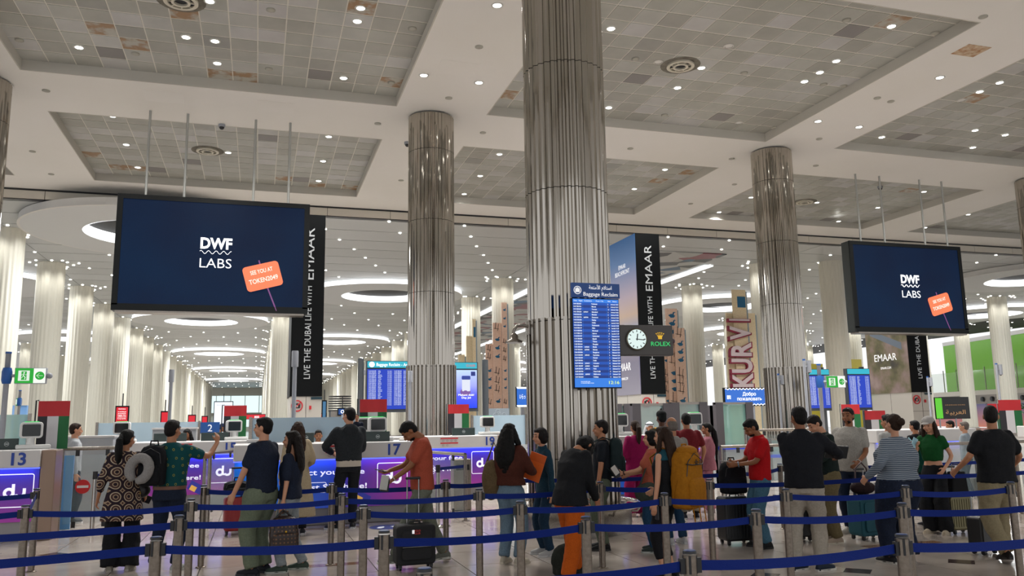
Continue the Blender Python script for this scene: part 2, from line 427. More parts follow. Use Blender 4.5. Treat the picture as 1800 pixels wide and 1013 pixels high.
for (rx, ry, _) in rings:
    dist = 'nearest' if ry < 45 else ('second' if ry < 60 else ('third' if ry < 76 else ('fourth' if ry < 92 else ('fifth' if ry < 108 else 'far'))))
    bay = {-16.6: 'leftmost aisle', -4.5: 'aisle under the left video screen', 7.7: 'aisle right of the left advertising tower', 20.4: 'aisle behind the biggest mirror column', 33.2: 'aisle behind the middle advertising tower', 46: 'aisle behind the right video screen', 58.6: 'aisle beside the green wall'}[rx]
    t = thing('ring_light', 'round cove light in the %s, %s' % (bay, {'nearest': 'frontmost', 'second': 'frontmost', 'third': 'second', 'fourth': 'second', 'fifth': 'third', 'far': FAR[int((ry-117)/16)]}[dist]), 'ceiling light', (rx, ry, ZL))
    link('outer_cove', r_out_me if ry > 45 else r_outd_me, t); link('disc_rim', r_sh_me, t); link('trim_ring', r_tr_me, t); link('inner_cove', r_in_me, t); link('ceiling_disc', r_dk_me, t); link('recess_wall', r_wall_me, t)
    a_ = area((0, 0, -.36), 1500 if ry < 100 else 2200, 5.0, shape='DISK', color=(.95, .98, 1)); a_.parent = t
# graphic band with two light strips between the column rows behind the biggest column
def graphic(nt, b, tc):
    v = nt.nodes.new('ShaderNodeTexVoronoi'); v.inputs['Scale'].default_value = .9; nt.links.new(tc.outputs['Object'], v.inputs['Vector'])
    r = nt.nodes.new('ShaderNodeValToRGB'); r.color_ramp.interpolation = 'CONSTANT'; e = r.color_ramp.elements; e[0].position = 0; e[0].color = lin('b6b8b6'); e[1].position = .82; e[1].color = lin('7d2c3c')
    for p, c in ((.42, '2a2c30'), (.52, 'a4a6a4'), (.66, '3c4248'), (.74, '2c5a7c')): q = e.new(p); q.color = lin(c)
    s = nt.nodes.new('ShaderNodeSeparateColor'); nt.links.new(v.outputs['Color'], s.inputs[0]); nt.links.new(s.outputs[0], r.inputs[0]); nt.links.new(r.outputs[0], b.inputs['Base Color'])
gb = structure('trim_20', (20.4, 70, ZL))
MB().box(-2.9, 2.9, -33, 34, -.05, -.01).build('ceiling_graphic', mat('ceiling_graphic', 'a0a0a0', .4, fn=graphic), gb)
for x in (-3.6, 3.6): MB().box(x-.28, x+.28, -30, 34, -.08, -.02).build('light_strip', emis('strip_glow', 'fbfdff', 1.6), gb)
# white fluted columns of the hall
m_flute = mat('white_fluted_cladding', 'd0ccbd', .5)
def flute_mesh(D=1.32, n=22, h=ZL):
    mb = MB(); N = n*4; ring = []
    for j in range(N):
        a = 2*pi*j/N; r = D/2*(.972+.028*cos(2*pi*j/4)); ring.append((r*cos(a), r*sin(a)))
    mb.rings([[(x, y_, z) for x, y_ in ring] for z in (0, h)], False, True)
    return mb.mesh('fluted_shaft', m_flute)
fm = flute_mesh(); base_me = MB().lathe([(.75, 0), (.75, .25)], 24).mesh('base', steel)
lamp_me = MB()
for k in range(8):
    a = 2*pi*k/8+.2; lamp_me.lathe([(.06, -.035), (.06, 0)], 8, (1.0*cos(a), 1.0*sin(a)))
    if k % 3 == 1: lamp_me.lathe([(.06, -.035), (.06, 0)], 8, (1.4*cos(a+.3), 1.4*sin(a+.3)))
lamp_me = lamp_me.mesh('halo_lamps', small_lens)
ordn = ['first', 'second', 'third', 'fourth', 'fifth', 'sixth', 'seventh', 'eighth', 'ninth', 'tenth', 'eleventh', 'twelfth', 'thirteenth', 'fourteenth', 'fifteenth', 'sixteenth', 'seventeenth', 'eighteenth', 'nineteenth', 'twentieth', 'twenty-first']
rowname = {-35.0: 'outermost left row', -22.6: 'second row from left', -10.5: 'long row under the left screen', 1.5: 'row behind the left advertising tower', 14.0: 'row right of the blue departure board', 26.9: 'row behind the middle advertising tower', 39.6: 'row left of the right screen', 52.4: 'row under the right screen', 65: 'row before the green wall'}
for x in COLX:
    for k in range(21):
        yy = 39.3+7.85*k
        if x == 1.5 and k < 3 or x == 39.6 and k < 2 or x==26.9 and k==5: continue
        if x == 14.0 and k == 0 or x == 52.4 and k < 1: continue
        p = proj((x, yy, 5))
        if not (-80 < p[0] < 1880): continue
        if x > 30 and yy > 100: continue
        if x > 14 and yy > 130: continue
        if x <= -22.6 and yy > 150: continue
        t = thing('fluted_column', 'white fluted column, %s from the front in the %s' % (ordn[k], rowname[x]), 'column', (x, yy, 0), group=None)
        link('shaft', fm, t); link('base', base_me, t); link('halo_lamps', lamp_me, t, (0, 0, ZL))
        if yy < 95:
            for a in (-pi/2-.1, -pi/2-1.2, -pi/2+1.0):
                s_ = spot((1.25*cos(a), 1.25*sin(a), ZL-.05), 190, .35, 90, color=(1, .99, .96), d=(-.25*cos(a), -.25*sin(a), -1)); s_.parent = t
# one more fluted column right of the third mirror column, nearer
t = thing('fluted_column', 'broad white fluted column between the third mirror column and the right screen', 'column', (30.4, 37.8, 0)); link('shaft', fm, t); link('base', base_me, t)
# downlights in the plank ceiling
dl = MB().lathe([(.06, -.03), (.06, 0)], 8).mesh('plank_lamp', small_lens); n_dl = 0; dstuff = MB()
k_ = 0
for yl in lines:
    k_ += 1
    if k_ % 2 and yl > 60: continue
    x = -32+(k_ % 4)*.8
    while x < 72:
        x += 3.3 if yl < 60 else 3.0
        if any((x-r[0])**2+(yl-r[1])**2 < 5.5**2 for r in rings): continue
        p = proj((x, yl, ZL))
        if not (-50 < p[0] < 1850): continue
        if n_dl < 230 and yl < 90:
            bi = sum(x > c for c in COLX[1:-1]); hf = 'front' if yl < 52 else ('middle' if yl < 70 else 'rear'); bn = ['outermost left', 'second left', 'left screen', 'left tower', 'graphic banded', 'middle tower', 'right screen', 'green wall'][bi]
            o = link('downlight', dl, None, (x, yl, ZL)); tag(o, 'small recessed downlight between ceiling planks of the %s aisle, %s part' % (bn, hf), 'downlight', 'downlights of the %s aisle, %s part' % (bn, hf)); n_dl += 1
        else: dstuff.lathe([(.07, -.03), (.07, 0)], 6, (x, yl))
o = dstuff.build('far_downlights', small_lens, None, loc=(0, 0, ZL)); tag(o, 'distant small recessed downlights of the arrivals hall ceiling', 'downlight', kind='stuff')
# ------------------------------------------------ lights of the upper ceiling
dtrim = MB(); dtrim.lathe([(.13, 0), (.13, -.015), (.1, -.02)], 16, cap=False); dtrim_me = dtrim.mesh('lamp_trim', mat('lamp_trim', 'd8d6d0', .3, metal=.4))
dlens_me = MB().lathe([(.09, -.012), (.05, -.022)], 14).mesh('lamp_lens', lens)
Dpx = [(369, 2), (634, 14), (628, 37), (327, 65), (378, 72), (139, 83), (382, 111), (604, 137), (198, 204), (222, 254), (242, 294), (401, 268), (578, 240), (568, 283), (560, 318),
       (1074, 50), (1667-100, 46), (1470, 107), (1441, 127), (1414, 143), (1233, 119), (1191, 154), (1070, 189), (1757, 145), (1722, 161), (1550, 241), (1714, 229), (1767, 237), (1710, 259), (878, 271), (844, 309), (816, 341), (1169, 298), (1115, 332), (1320, 347), (1264, 373), (1436, 356), (1543, 365), (1474, 389), (1624, 337), (1702, 377), (1626, 400)]
Fpx = [(874, 9), (745, 132), (842, 145), (1652, 136), (1438, 213), (1510, 223)]
def lampname(px, py):
    h = 'left' if px < 600 else ('middle' if px < 1100 else 'right')
    return h
nD = 0
for k, (px, py) in enumerate(Dpx+Fpx):
    p = at(px, py, z=ZC+.27); inc = any(abs(p.x-c) < HALF-.15 for c in XCEN) and any(a+.15 < p.y < b_-.15 for a, b_ in YR)
    z = ZC+.27 if inc else ZC
    p = at(px, py, z=z)
    ci = min(range(8), key=lambda i: abs(p.x-XCEN[i])); ri = 'front' if p.y < 23.4 else 'rear'
    cn = {1: 'outermost left', 2: 'left', 3: 'middle', 4: 'right', 5: 'far right', 6: 'outermost right', 7: 'outermost right'}.get(ci, 'left')
    lb = ('lit recessed lamp among the tiles of the %s %s ceiling coffer' % (ri, cn)) if inc else 'lit recessed lamp in the plain white ceiling strip between coffers, %s' % ('left of the biggest column' if px < 1000 else 'right of the biggest column')
    t = thing('recessed_lamp', lb, 'lamp', (p.x, p.y, z), group=('lamps of the %s %s coffer' % (ri, cn)) if inc else 'lamps of the white ceiling strips '+('left' if px < 1000 else 'right'))
    link('trim', dtrim_me, t); link('lens', dlens_me, t)
    s_ = spot((0, 0, -.05), 850, .12, 140, color=(1, .975, .94)); s_.parent = t
# speakers, sprinklers (small round discs)
sp_me = MB().lathe([(.1, 0), (.1, -.02), (.06, -.03)], 14).mesh('grille', mat('speaker_grille', 'a5a398', .5))
for px, py in [(34, 70), (238, 94), (725, 50), (688, 145), (473, 121), (476, 17), (81, 159), (57, 266), (90, 306), (842, 82), (789, 172), (664, 217), (849, 233), (705, 317), (1108, 261), (1286, 279), (1440, 244), (1566, 178), (1728, 29), (1488, 35), (1643, 58), (1448, 148), (1168, 202), (1117, 103), (1308, 128), (1483, 151), (1291, 324), (1214, 358), (1434, 291), (1361, 224), (1542, 172)]:
    inc = any(abs(at(px, py, z=ZC+.27).x-c) < HALF for c in XCEN) and any(a < at(px, py, z=ZC+.27).y < b_ for a, b_ in YR)
    p = at(px, py, z=ZC+.27 if inc else ZC)
    ci = min(range(8), key=lambda i: abs(p.x-XCEN[i])); cn = {1: 'outermost left', 2: 'left', 3: 'middle', 4: 'right', 5: 'far right'}.get(ci, 'outermost right'); rn = ('tiles of the %s %s coffer' if inc else 'white ceiling beside the %s %s coffer') % ('front' if p.y < 23.4 else 'rear', cn)
    o = link('ceiling_speaker', sp_me, None, p); tag(o, 'small unlit ceiling disc in the '+rn, 'speaker', 'discs in the '+rn)
# round swirl diffusers
m_dif = mat('diffuser_cream', 'cfc9b8', .4)
for k, (px, py) in enumerate(((318, 1), (365, 265), (1196, 115), (1414, 355))):
    p = at(px, py, z=ZC+.27)
    t = thing('round_diffuser', ['round swirl air diffuser at the top edge of the picture, left', 'round swirl air diffuser between the hanging rods of the left screen', 'sooty round swirl air diffuser right of the biggest column', 'round swirl air diffuser beside the third mirror column top'][k], 'air diffuser', p)
    mb = MB(); ring_band(mb, .28, .36, -.05, 0, 28); mb.build('outer_ring', m_dif, t); mb = MB(); ring_band(mb, .14, .2, -.06, -.01, 20); mb.build('inner_ring', m_dif, t)
    MB().lathe([(.28, -.01), (.28, -.005)], 20).build('throat', black, t)
    vb = MB()
    for a in range(8): vb.T = Matrix.Rotation(a*pi/4, 4, 'Z'); vb.box(.19, .29, -.012, .012, -.05, -.01)
    vb.build('vanes', m_dif, t)['kind'] = 'stuff'
    MB().lathe([(.52, -.002), (.52, 0)], 24).build('soot_ring', mat('sooty_tile', '5a564c', .8, noise=(5, '7b776c', 1)), t)
for k, (px, py) in enumerate(((1281, 81), (1157, 109), (1299, 216), (1690, 176))):
    p = at(px, py, z=ZC+.27); t = thing('unlit_lamp', 'unlit round recessed lamp, %s' % ['above the sooty diffuser', 'left of the sooty diffuser', 'beside the dark tile', 'by the rust stain at the right'][k], 'lamp', p)
    link('trim', dtrim_me, t); MB().lathe([(.09, -.012), (.05, -.022)], 12).build('lens', mat('unlit_lens', 'd9d9d4', .3), t)
for k, (px, py) in enumerate(((390, 219), (1547, 328), (716, 250), (1326, 307))):
    p = at(px, py, z=ZC+(.27 if k == 1 else 0)); t = thing('dome_camera', 'small dome security camera, %s' % ['above the left screen', 'above the right screen', 'beside the second mirror column', 'beside the third mirror column'][k], 'camera', p)
    MB().lathe([(.1, -.08), (.1, 0)], 14).build('housing', grey_paint, t); MB().ell((0, 0, -.09), (.075, .075, .07), 12, 6).build('dome', black, t)
# ------------------------------------------------ mirror columns
def mirror(nt, b, tc):
    n = nt.nodes.new('ShaderNodeTexNoise'); n.inputs['Scale'].default_value = 1.0; n.inputs['Detail'].default_value = 2
    mp = nt.nodes.new('ShaderNodeMapping'); mp.inputs['Scale'].default_value = (2.5, 2.5, .35)
    nt.links.new(tc.outputs['Object'], mp.inputs[0]); nt.links.new(mp.outputs[0], n.inputs['Vector'])
    bp = nt.nodes.new('ShaderNodeBump'); bp.inputs['Strength'].default_value = .25; bp.inputs['Distance'].default_value = .03
    nt.links.new(n.outputs[0], bp.inputs['Height']); nt.links.new(bp.outputs[0], b.inputs['Normal'])
m_mirror = mat('polished_bronze_steel', 'aba59c', .09, metal=1, fn=mirror)
m_fin = mat('polished_fin_steel', 'a8a29a', .24, metal=1, fn=mirror)
m_seam = mat('seam_dark', '3b3833', .4, metal=.6)
NF = 36; RC = .665
def drum_mesh(h):
    mb = MB(); N = NF*4; pr = []
    for j in range(N):
        a = 2*pi*j/N; k = j % 4; r = RC-(.0 if k in (0, 1) else .028); pr.append((r*cos(a), r*sin(a)))
    mb.rings([[(x, y_, z) for x, y_ in pr] for z in (.006, h-.006)], False, False)
    mb.mi = 1; mb.lathe([(RC-.03, 0), (RC-.03, h)], 24, cap=False)
    return mb.mesh('cladding_drum', [m_mirror, m_seam])
dr_me = drum_mesh(2.07); cap_me = drum_mesh(1.09)
fin_me = MB().box(-.006, .04, -.03, .03, .34, 3.2).mesh('fin', m_fin)
skirt = MB(); skirt.lathe([(.86, 0), (.86, .34), (.8, .36), (.66, .37)], 40); skirt_me = skirt.mesh('skirt', steel)
rail = MB(); rail.tube([(1.02*cos(2*pi*j/40), 1.02*sin(2*pi*j/40), .4) for j in range(40)], .035, 8, closed=True)
rail_me = rail.mesh('bumper_rail', chrome)
rleg = MB(); rleg.tube([(.84, 0, .3), (.95, 0, .3), (1.02, 0, .4)], .018, 6); rleg_me = rleg.mesh('rail_bracket', chrome)
CL_ = [(-7.02, 23.0, 'mirror clad column cut by the left edge of the picture'), (4.62, 22.7, 'fluted mirror clad column between the left screen and the biggest column'),
       (4.68, 12.05, 'biggest mirror clad column, floor to ceiling in the middle of the picture'), (16.35, 22.9, 'fluted mirror clad column left of the right screen'), (28.3, 23.2, 'mirror clad column at the right edge of the picture')]
for x, y_, lab in CL_:
    t = thing('mirror_column', lab, 'column', (x, y_, 0), .04)
    for k in range(4): link('cladding_drum', dr_me, t, (0, 0, 1.09+k*2.07+ (0 if k else 0)))
    link('cladding_drum', cap_me, t, (0, 0, 0)); link('cladding_drum', cap_me, t, (0, 0, 9.37))
    for j in range(NF):
        a = 2*pi*(j*4+.5)/(NF*4)
        link('fin', fin_me, t, (RC*cos(a), RC*sin(a), 0), (0, 0, a))
    if y_ < 20:
        link('skirt', skirt_me, t); link('bumper_rail', rail_me, t)
        for j in range(8): link('rail_bracket', rleg_me, t, (0, 0, 0), (0, 0, j*pi/4+.2))
    else: link('skirt', skirt_me, t)
# gooseneck shower-like lamp on the left side of the biggest column
lx = at(902, 580, y=12.05)
t = thing('gooseneck_lamp', 'steel gooseneck wall lamp on the left side of the biggest column', 'lamp', (lx.x, 12.0, lx.z))
MB().tube([(.26, 0, .04), (.14, 0, .07), (.05, 0, .06), (0, 0, 0), (-.01, 0, -.08)], .025, 8).build('arm', steel, t)
MB().lathe([(.03, -.06), (.06, -.1), (.06, -.15), (.13, -.18), (.13, -.21)], 20).build('shade', steel, t)
MB().box(.22, .3, -.05, .05, -.08, .12).build('wall_plate', steel, t, bev=.01)
# ------------------------------------------------ hanging video screens
def navy(nt, b, tc):
    n = nt.nodes.new('ShaderNodeTexNoise'); n.inputs['Scale'].default_value = 60; nt.links.new(tc.outputs['Object'], n.inputs['Vector'])
    g = nt.nodes.new('ShaderNodeTexNoise'); g.inputs['Scale'].default_value = .35; nt.links.new(tc.outputs['Object'], g.inputs['Vector'])
    r = nt.nodes.new('ShaderNodeValToRGB'); r.color_ramp.elements[0].position = .3; r.color_ramp.elements[1].position = .7
    r.color_ramp.elements[0].color = lin('0d2c4e'); r.color_ramp.elements[1].color = lin('101c3a'); nt.links.new(g.outputs[0], r.inputs[0])
    mx = nt.nodes.new('ShaderNodeMix'); mx.data_type = 'RGBA'; mx.blend_type = 'MULTIPLY'; mx.inputs[0].default_value = .45
    nt.links.new(r.outputs[0], mx.inputs[6]); nt.links.new(n.outputs[0], mx.inputs[7])
    nt.links.new(mx.outputs[2], b.inputs['Emission Color']); b.inputs['Emission Strength'].default_value = .8; b.inputs['Specular IOR Level'].default_value = .1
m_navy = mat('screen_navy_pixels', '05070c', .35, fn=navy)
m_orange = emis('orange_pixels', 'f5794d', 1.15); m_pink = emis('pink_pixels', 'ffe3d5', 1.3); m_purple = emis('purple_pixels', '8a4f8c', .8)
rod_m = mat('rod_grey', 'a9aaa6', .4, metal=.3)
def led(x0, x1, z0, z1, y_, lab, rods, depth=.45):
    t = thing('video_screen', lab, 'video screen', ((x0+x1)/2, y_, z0)); W = x1-x0; Hh = z1-z0
    MB().box(-W/2, W/2, .03, depth, 0, Hh).build('housing', mat('screen_housing', '1a211f', .5), t, bev=.02)
    fr = .15; mb = MB()
    mb.box(-W/2, W/2, 0, .06, Hh-fr*.9, Hh); mb.box(-W/2, W/2, 0, .06, 0, fr*1.25); mb.box(-W/2, -W/2+fr, 0, .06, fr, Hh-fr*.9); mb.box(W/2-fr, W/2, 0, .06, fr, Hh-fr*.9)
    mb.build('bezel', dark_frame, t)
    boxo('display', m_navy, t, -W/2+fr, W/2-fr, .02, .03, fr*1.2, Hh-fr*.85)
    MB().box(-W/2+.1, W/2-.1, 0, depth, -.05, 0).build('bottom_rail', steel, t)
    for (rx, ry) in rods:
        MB().lathe([(.035, Hh), (.035, ZC-z0)], 10, (rx-(x0+x1)/2, ry-y_)).build('hanging_rod', rod_m, t)
    # content
    cx, cz = W*(407-375)/340*.0+W*.005, Hh*.515; k = W/5.14
    text('DWF', .30*k, white_glow, t, (cx, -.0, cz+.13*k), w=.84*k, bold=.05, name='letters_top')
    text('LABS', .27*k, white_glow, t, (cx, -.0, cz-.42*k), w=.84*k, bold=-.01, name='letters_bottom')
    pts = [(cx-.42*k+.84*k*i/36, -.001, cz+.02*k+.045*k*sin(i/36*2*pi*4.2+.6)) for i in range(37)]
    MB().tube(pts, .022*k, 6, flat=.3).build('wave_mark', white_glow, t)
    sg = MB(); th = .27; sgx, sgz = W*.255, Hh*.325
    sg.T = Matrix.Translation((sgx, 0, sgz)) @ Matrix.Rotation(-th, 4, 'Y')
    sg.prism(rrect(-.5*k, .5*k, -.36*k, .36*k, .1*k), -.03, -.015); s_ = sg.build('placard', m_orange, t)
    for s1, dz, hh, ww in (('SEE YOU AT', .1, .115, .62), ('TOKEN2049', -.16, .13, .8)):
        text(s1, hh*k, m_pink, t, (sgx+dz*k*sin(-th), -.033, sgz+dz*k*cos(th)), (pi/2, -th, 0), w=ww*k, bold=.02)
    MB().tube([(sgx-.12*k, .008, sgz+.46*k), (sgx+.05*k, .008, sgz-.1*k), (sgx+.4*k, .008, sgz-.98*k)], .02*k, 6, flat=.5).build('placard_stick', m_purple, t)
    return t
rodsL = [(at(*p, z=ZC).x, 24.15) for p in ((263, 190), (330, 197), (450, 208), (511, 213))]
rodsR = [(at(*p, z=ZC).x, 24.35) for p in ((1499, 308), (1540, 312), (1610, 318), (1647, 322))]
led(-3.86, 1.28, 4.76, 8.0, 24.0, 'large hanging video screen at left on four rods, dark blue with white logo', rodsL)
led(20.17, 25.2, 4.56, 7.86, 24.0, 'large hanging video screen at right on four rods, its left side visible', rodsR)
# ------------------------------------------------ advertising towers
m_twh = mat('tower_white', 'c6c2ba', .45); m_blk = mat('banner_black', '080b0d', .6, spec=.15)
m_silver = mat('silver_ink', 'b9bcbe', .4, emit='b9bcbe', es=.25)
def land(nt, b, tc):
    n = nt.nodes.new('ShaderNodeTexNoise'); n.inputs['Scale'].default_value = 1.1; n.inputs['Detail'].default_value = 8; nt.links.new(tc.outputs['Object'], n.inputs['Vector'])
    r = nt.nodes.new('ShaderNodeValToRGB'); e = r.color_ramp.elements; e[0].position = .3; e[0].color = lin('38352f'); e[1].position = .72; e[1].color = lin('8f7f78')
    for p, c in ((.42, '575339'), (.5, '6d6152'), (.58, '7c6a66')): q = e.new(p); q.color = lin(c)
    nt.links.new(n.outputs[0], r.inputs[0]); nt.links.new(r.outputs[0], b.inputs['Base Color']); nt.links.new(r.outputs[0], b.inputs['Emission Color']); b.inputs['Emission Strength'].default_value = .35
m_land = mat('landscape_print', '6d6152', .5, fn=land)
m_sea = mat('sea_sunset_print', '6a7ba0', .5, fn=grad_fn(2, [(0, '7d7891'), (.35, '5b5d80'), (.36, '5c7fa8'), (.5, 'a9917f'), (.62, '9d8f9c'), (.85, '5577a6'), (1, '2f5f94')], emit=.3, lo=0, hi=6))
m_pinkp = mat('beach_print', '8d8192', .5, fn=grad_fn(2, [(0, '8a8795'), (.5, '6f6b7e'), (1, '9c8d92')], emit=.2, lo=0, hi=2.4))
tx = at(566, 697, y=27.5).x
TW = [(tx-.5, 'left', m_blk), (at(1158, 418, y=27.5).x-.5, 'middle', m_sea), (at(1638, 698, y=27.5).x-.5, 'right', m_land)]
for k, (x, nm, img) in enumerate(TW):
    t = thing('advertising_tower', ['black advertising tower with silver lettering behind the left screen', 'advertising tower with a sea view print, right of the biggest column', 'advertising tower with an aerial park print below the right screen'][k], 'advertising tower', (x, 27.5, 0))
    zt = 8.55; zb = at(566, 697, y=27.5).z
    MB().box(-.49, .49, .02, 2.4, 0, zt).build('tower_body', m_twh, t)
    boxo('black_banner', m_blk, t, -.5, .5, -.01, .02, zb, zt)
    boxo('side_banner', img, t, -.52, -.49, 0, 2.4, zb, zt)
    if k == 1: boxo('side_banner_lower', m_pinkp, t, -.535, -.52, 0, 2.4, zb, 4.9)
    # lettering runs upward
    rt = (pi/2, -pi/2, 0)
    text('LIVE THE DUBAI LIFE WITH', .2, m_silver, t, (.1, -.015, zb+.55), rt, align='LEFT', w=3.05, name='banner_lettering')
    text('EMAAR', .3, m_silver, t, (.15, -.015, zb+3.8), rt, align='LEFT', w=1.75, name='banner_lettering')
    if k: 
        text('EMAAR', .3, white_ink, t, (-.54 if k == 1 else -.525, 1.3, 3.45 if k == 1 else 3.9), (pi/2, 0, -pi/2), w=1.15 if k == 1 else 1.3)
        text('EMAAR.COM', .1, white_ink, t, (-.54 if k == 1 else -.525, 1.3, 3.1 if k == 1 else 3.55), (pi/2, 0, -pi/2), w=.6)
    if k == 1:
        text('EMAAR\nBEACHFRONT', .17, white_ink, t, (-.525, 1.2, 7.4), (pi/2, 0, -pi/2), w=1.3)
    if k == 2:
        b_ = MB(); b_.T = Matrix.Translation((-.53, 0, 0)); b_.add([(0, 2.1, 5.3), (0, .3, 4.6), (0, .3, 4.3), (0, 2.1, 5.05)], [(0, 3, 2, 1)]); b_.build('pool_print', mat('pool_print', '6a7684', .5), t)
    # panel joints of the white base
    for zz in (.9, 1.75): MB().box(-.495, .495, .012, .02, zz, zz+.012).build('joint', m_seam, t)
    MB().box(-.006, .006, .012, .02, 0, zb).build('joint', m_seam, t)
    boxo('side_joint', m_seam, t, -.494, -.49, 1.2, 1.212, 0, zb)
    # no photography sign
    ns = MB(); sx, sz = (-.28 if k != 1 else -.28), zb-.3
    ns.T = Matrix.Translation((sx, 0, sz)) @ Matrix.Rotation(pi/2, 4, 'X')
    ring_band(ns, .15, .185, 0, .02, 28); ns.T = Matrix.Translation((sx, 0, sz)) @ Matrix.Rotation(pi/4, 4, 'Y'); ns.box(-.015, .015, -.02, -.01, -.16, .16)
    ns.build('no_photo_ring', red_ink, t)
    cm = MB(); cm.box(sx-.1, sx+.1, -.008, .012, sz-.07, sz+.05); cm.box(sx-.04, sx+.04, -.008, .012, sz+.05, sz+.08); cm.build('no_photo_camera', black, t)
    MB().lathe([(.035, 0), (.035, .012)], 16).build('no_photo_lens', white, t, (sx, -.008, sz-.01), (pi/2, 0, 0))
    boxo('fire_call_point', red_ink, t, .1, .17, -.03, .01, zb-.42, zb-.3)
    boxo('address_strip', mat('dark_teal', '123440', .4), t, .15, .5, -.02, .01, zb-.1, zb-.02)
# ------------------------------------------------ flight information boards
m_bl1 = emis('board_blue', '0f4fb4', .95); m_bl2 = emis('board_dark_blue', '0a3587', .9); m_hdr = emis('board_head_blue', '2f7de0', 1.0)
m_txt = emis('board_text', 'dfe9f7', 1.1); m_yel = emis('board_yellow', 'd8f06a', 1.2)
m_signblue = mat('sign_blue', '0f3f80', .4, emit='0f3f80', es=.15)
cities = 'Peshawar Muscat Toronto Islamabad Mumbai Damascus Beijing Dallas Kathmandu Male Montreal Lahore Hyderabad Riyadh Tehran Shanghai Manila Bahrain Bangalore Seychelles Kuwait Delhi Colombo Bangkok Paris New-Delhi Melbourne Kolkata'.split()
t = thing('flight_board', 'tall lit blue flight board under its sign on the biggest column', 'information screen', (4.68, 10.98, 2.12), 0)
Wb, Hb = .72, 1.28; RH = (1.28-.05-.13)/28
MB().box(-Wb/2-.015, Wb/2+.015, .012, .09, -.015, Hb+.015).build('housing', dark_frame, t, bev=.006)
boxo('screen', m_bl1, t, -Wb/2, Wb/2, 0, .02, 0, Hb)
boxo('screen_head', m_hdr, t, -Wb/2, Wb/2, -.003, .0, Hb-.05, Hb)
boxo('screen_foot', m_hdr, t, -Wb/2, Wb/2, -.003, .0, 0, .13)
rb = MB()
for i in range(14): z = .13+(2*i)*RH; rb.box(-Wb/2, Wb/2, -.002, .001, z, z+RH)
rb.build('row_bands', m_bl2, t)['kind'] = 'stuff'
text('Time   Flight   Codeshare        From / Via         Belt    Status', .017, m_txt, t, (-.35, -.004, Hb-.035), align='LEFT', w=.68, name='head_lettering')
rnd = random.Random(3); tt = [[], [], [], []]
cols = [(-.355, .12), (-.05, 0), (.2, 0), (.255, .105)]
def many(lines_, h, m, parent, x, z0, dz, name, w_=None):
    """all rows of one column of a timetable, as one part"""
    mb_v = []; mb_f = []
    for i, s1 in enumerate(lines_):
        if not s1: continue
        c = bpy.data.curves.new('t', 'FONT'); c.body = s1; c.size = h/.7; c.resolution_u = 0; c.offset = .001
        o = bpy.data.objects.new('t', c); me = bpy.data.meshes.new_from_object(o); bpy.data.objects.remove(o)
        mx = max([v.co.x for v in me.vertices] or [1]); sx = (w_/mx) if w_ else .85
        k = len(mb_v); mb_v += [(v.co.x*sx, 0, v.co.y+z0+dz*i) for v in me.vertices]; mb_f += [[a+k for a in p.vertices] for p in me.polygons]
    me = bpy.data.meshes.new(name); me.from_pydata(mb_v, [], mb_f); me.materials.append(m)
    o = link(name, me, parent, (x, -.004, 0)); o['kind'] = 'stuff'; return o
zr = Hb-.05-.031
many(['%02d:%02d EK%04d' % (10+i//9, (i*7) % 60, rnd.randint(100, 999)) for i in range(28)], .018, m_txt, t, -.355, zr, -RH, 'flight_text', .125)
many([('QF8%03d' % rnd.randint(100, 999)) if i in (3, 5, 16, 17, 19, 22, 23, 24, 26) else '' for i in range(28)], .016, m_txt, t, -.2, zr, -RH, 'code_text', .075)
many(cities, .02, m_txt, t, -.07, zr, -RH, 'city_text')
many([str(rnd.randint(1, 12)) for i in range(28)], .018, m_txt, t, .185, zr, -RH, 'belt_text')
many([('Arrived' if i < 6 else ('Landed' if i < 12 else 'Estimated'))+' %02d:%02d' % (10+i//9, rnd.randint(0, 59)) for i in range(28)], .017, m_txt, t, .235, zr, -RH, 'status_text', .12)
for x in (-.21, -.085, .165, .225): MB().box(x, x+.002, -.003, 0, .13, Hb-.05).build('column_rule', m_hdr, t)
text('12:16', .045, m_yel, t, (.24, -.006, .045), name='clock_lettering', w=.16)
text('Scan the QR Code\nto download flight screens', .014, m_txt, t, (-.27, -.006, .075), align='LEFT', w=.2, name='foot_lettering')
sgn = MB().box(-.38, .38, -.02, .03, Hb+.02, Hb+.235).build('header_sign', m_signblue, t, bev=.004)
text('Baggage Reclaim', .055, white_ink, t, (.07, -.024, Hb+.045), w=.54, name='header_lettering')
text('\uFE94\uFECC\uFE98\uFEE3\uFEF7\uFE8D \uFEE1\uFEFC\uFE98\uFEB3\uFE8D', .055, white_ink, t, (.07, -.024, Hb+.145), w=.36, name='header_lettering')
bg = MB(); bg.T = Matrix.Translation((-.29, -.022, Hb+.125)) @ Matrix.Rotation(pi/2, 4, 'X'); ring_band(bg, .05, .06, 0, .004, 24); bg.T = Matrix.Translation((-.29, -.024, Hb+.125))
bg.box(-.035, .035, 0, .003, -.03, .025); bg.box(-.015, .015, 0, .003, .025, .038); bg.build('bag_symbol', white_ink, t)
MB().box(-.05, .05, .08, .25, .4, .5).build('wall_bracket', steel, t); MB().box(-.05, .05, .08, .25, 1.1, 1.2).build('wall_bracket', steel, t)
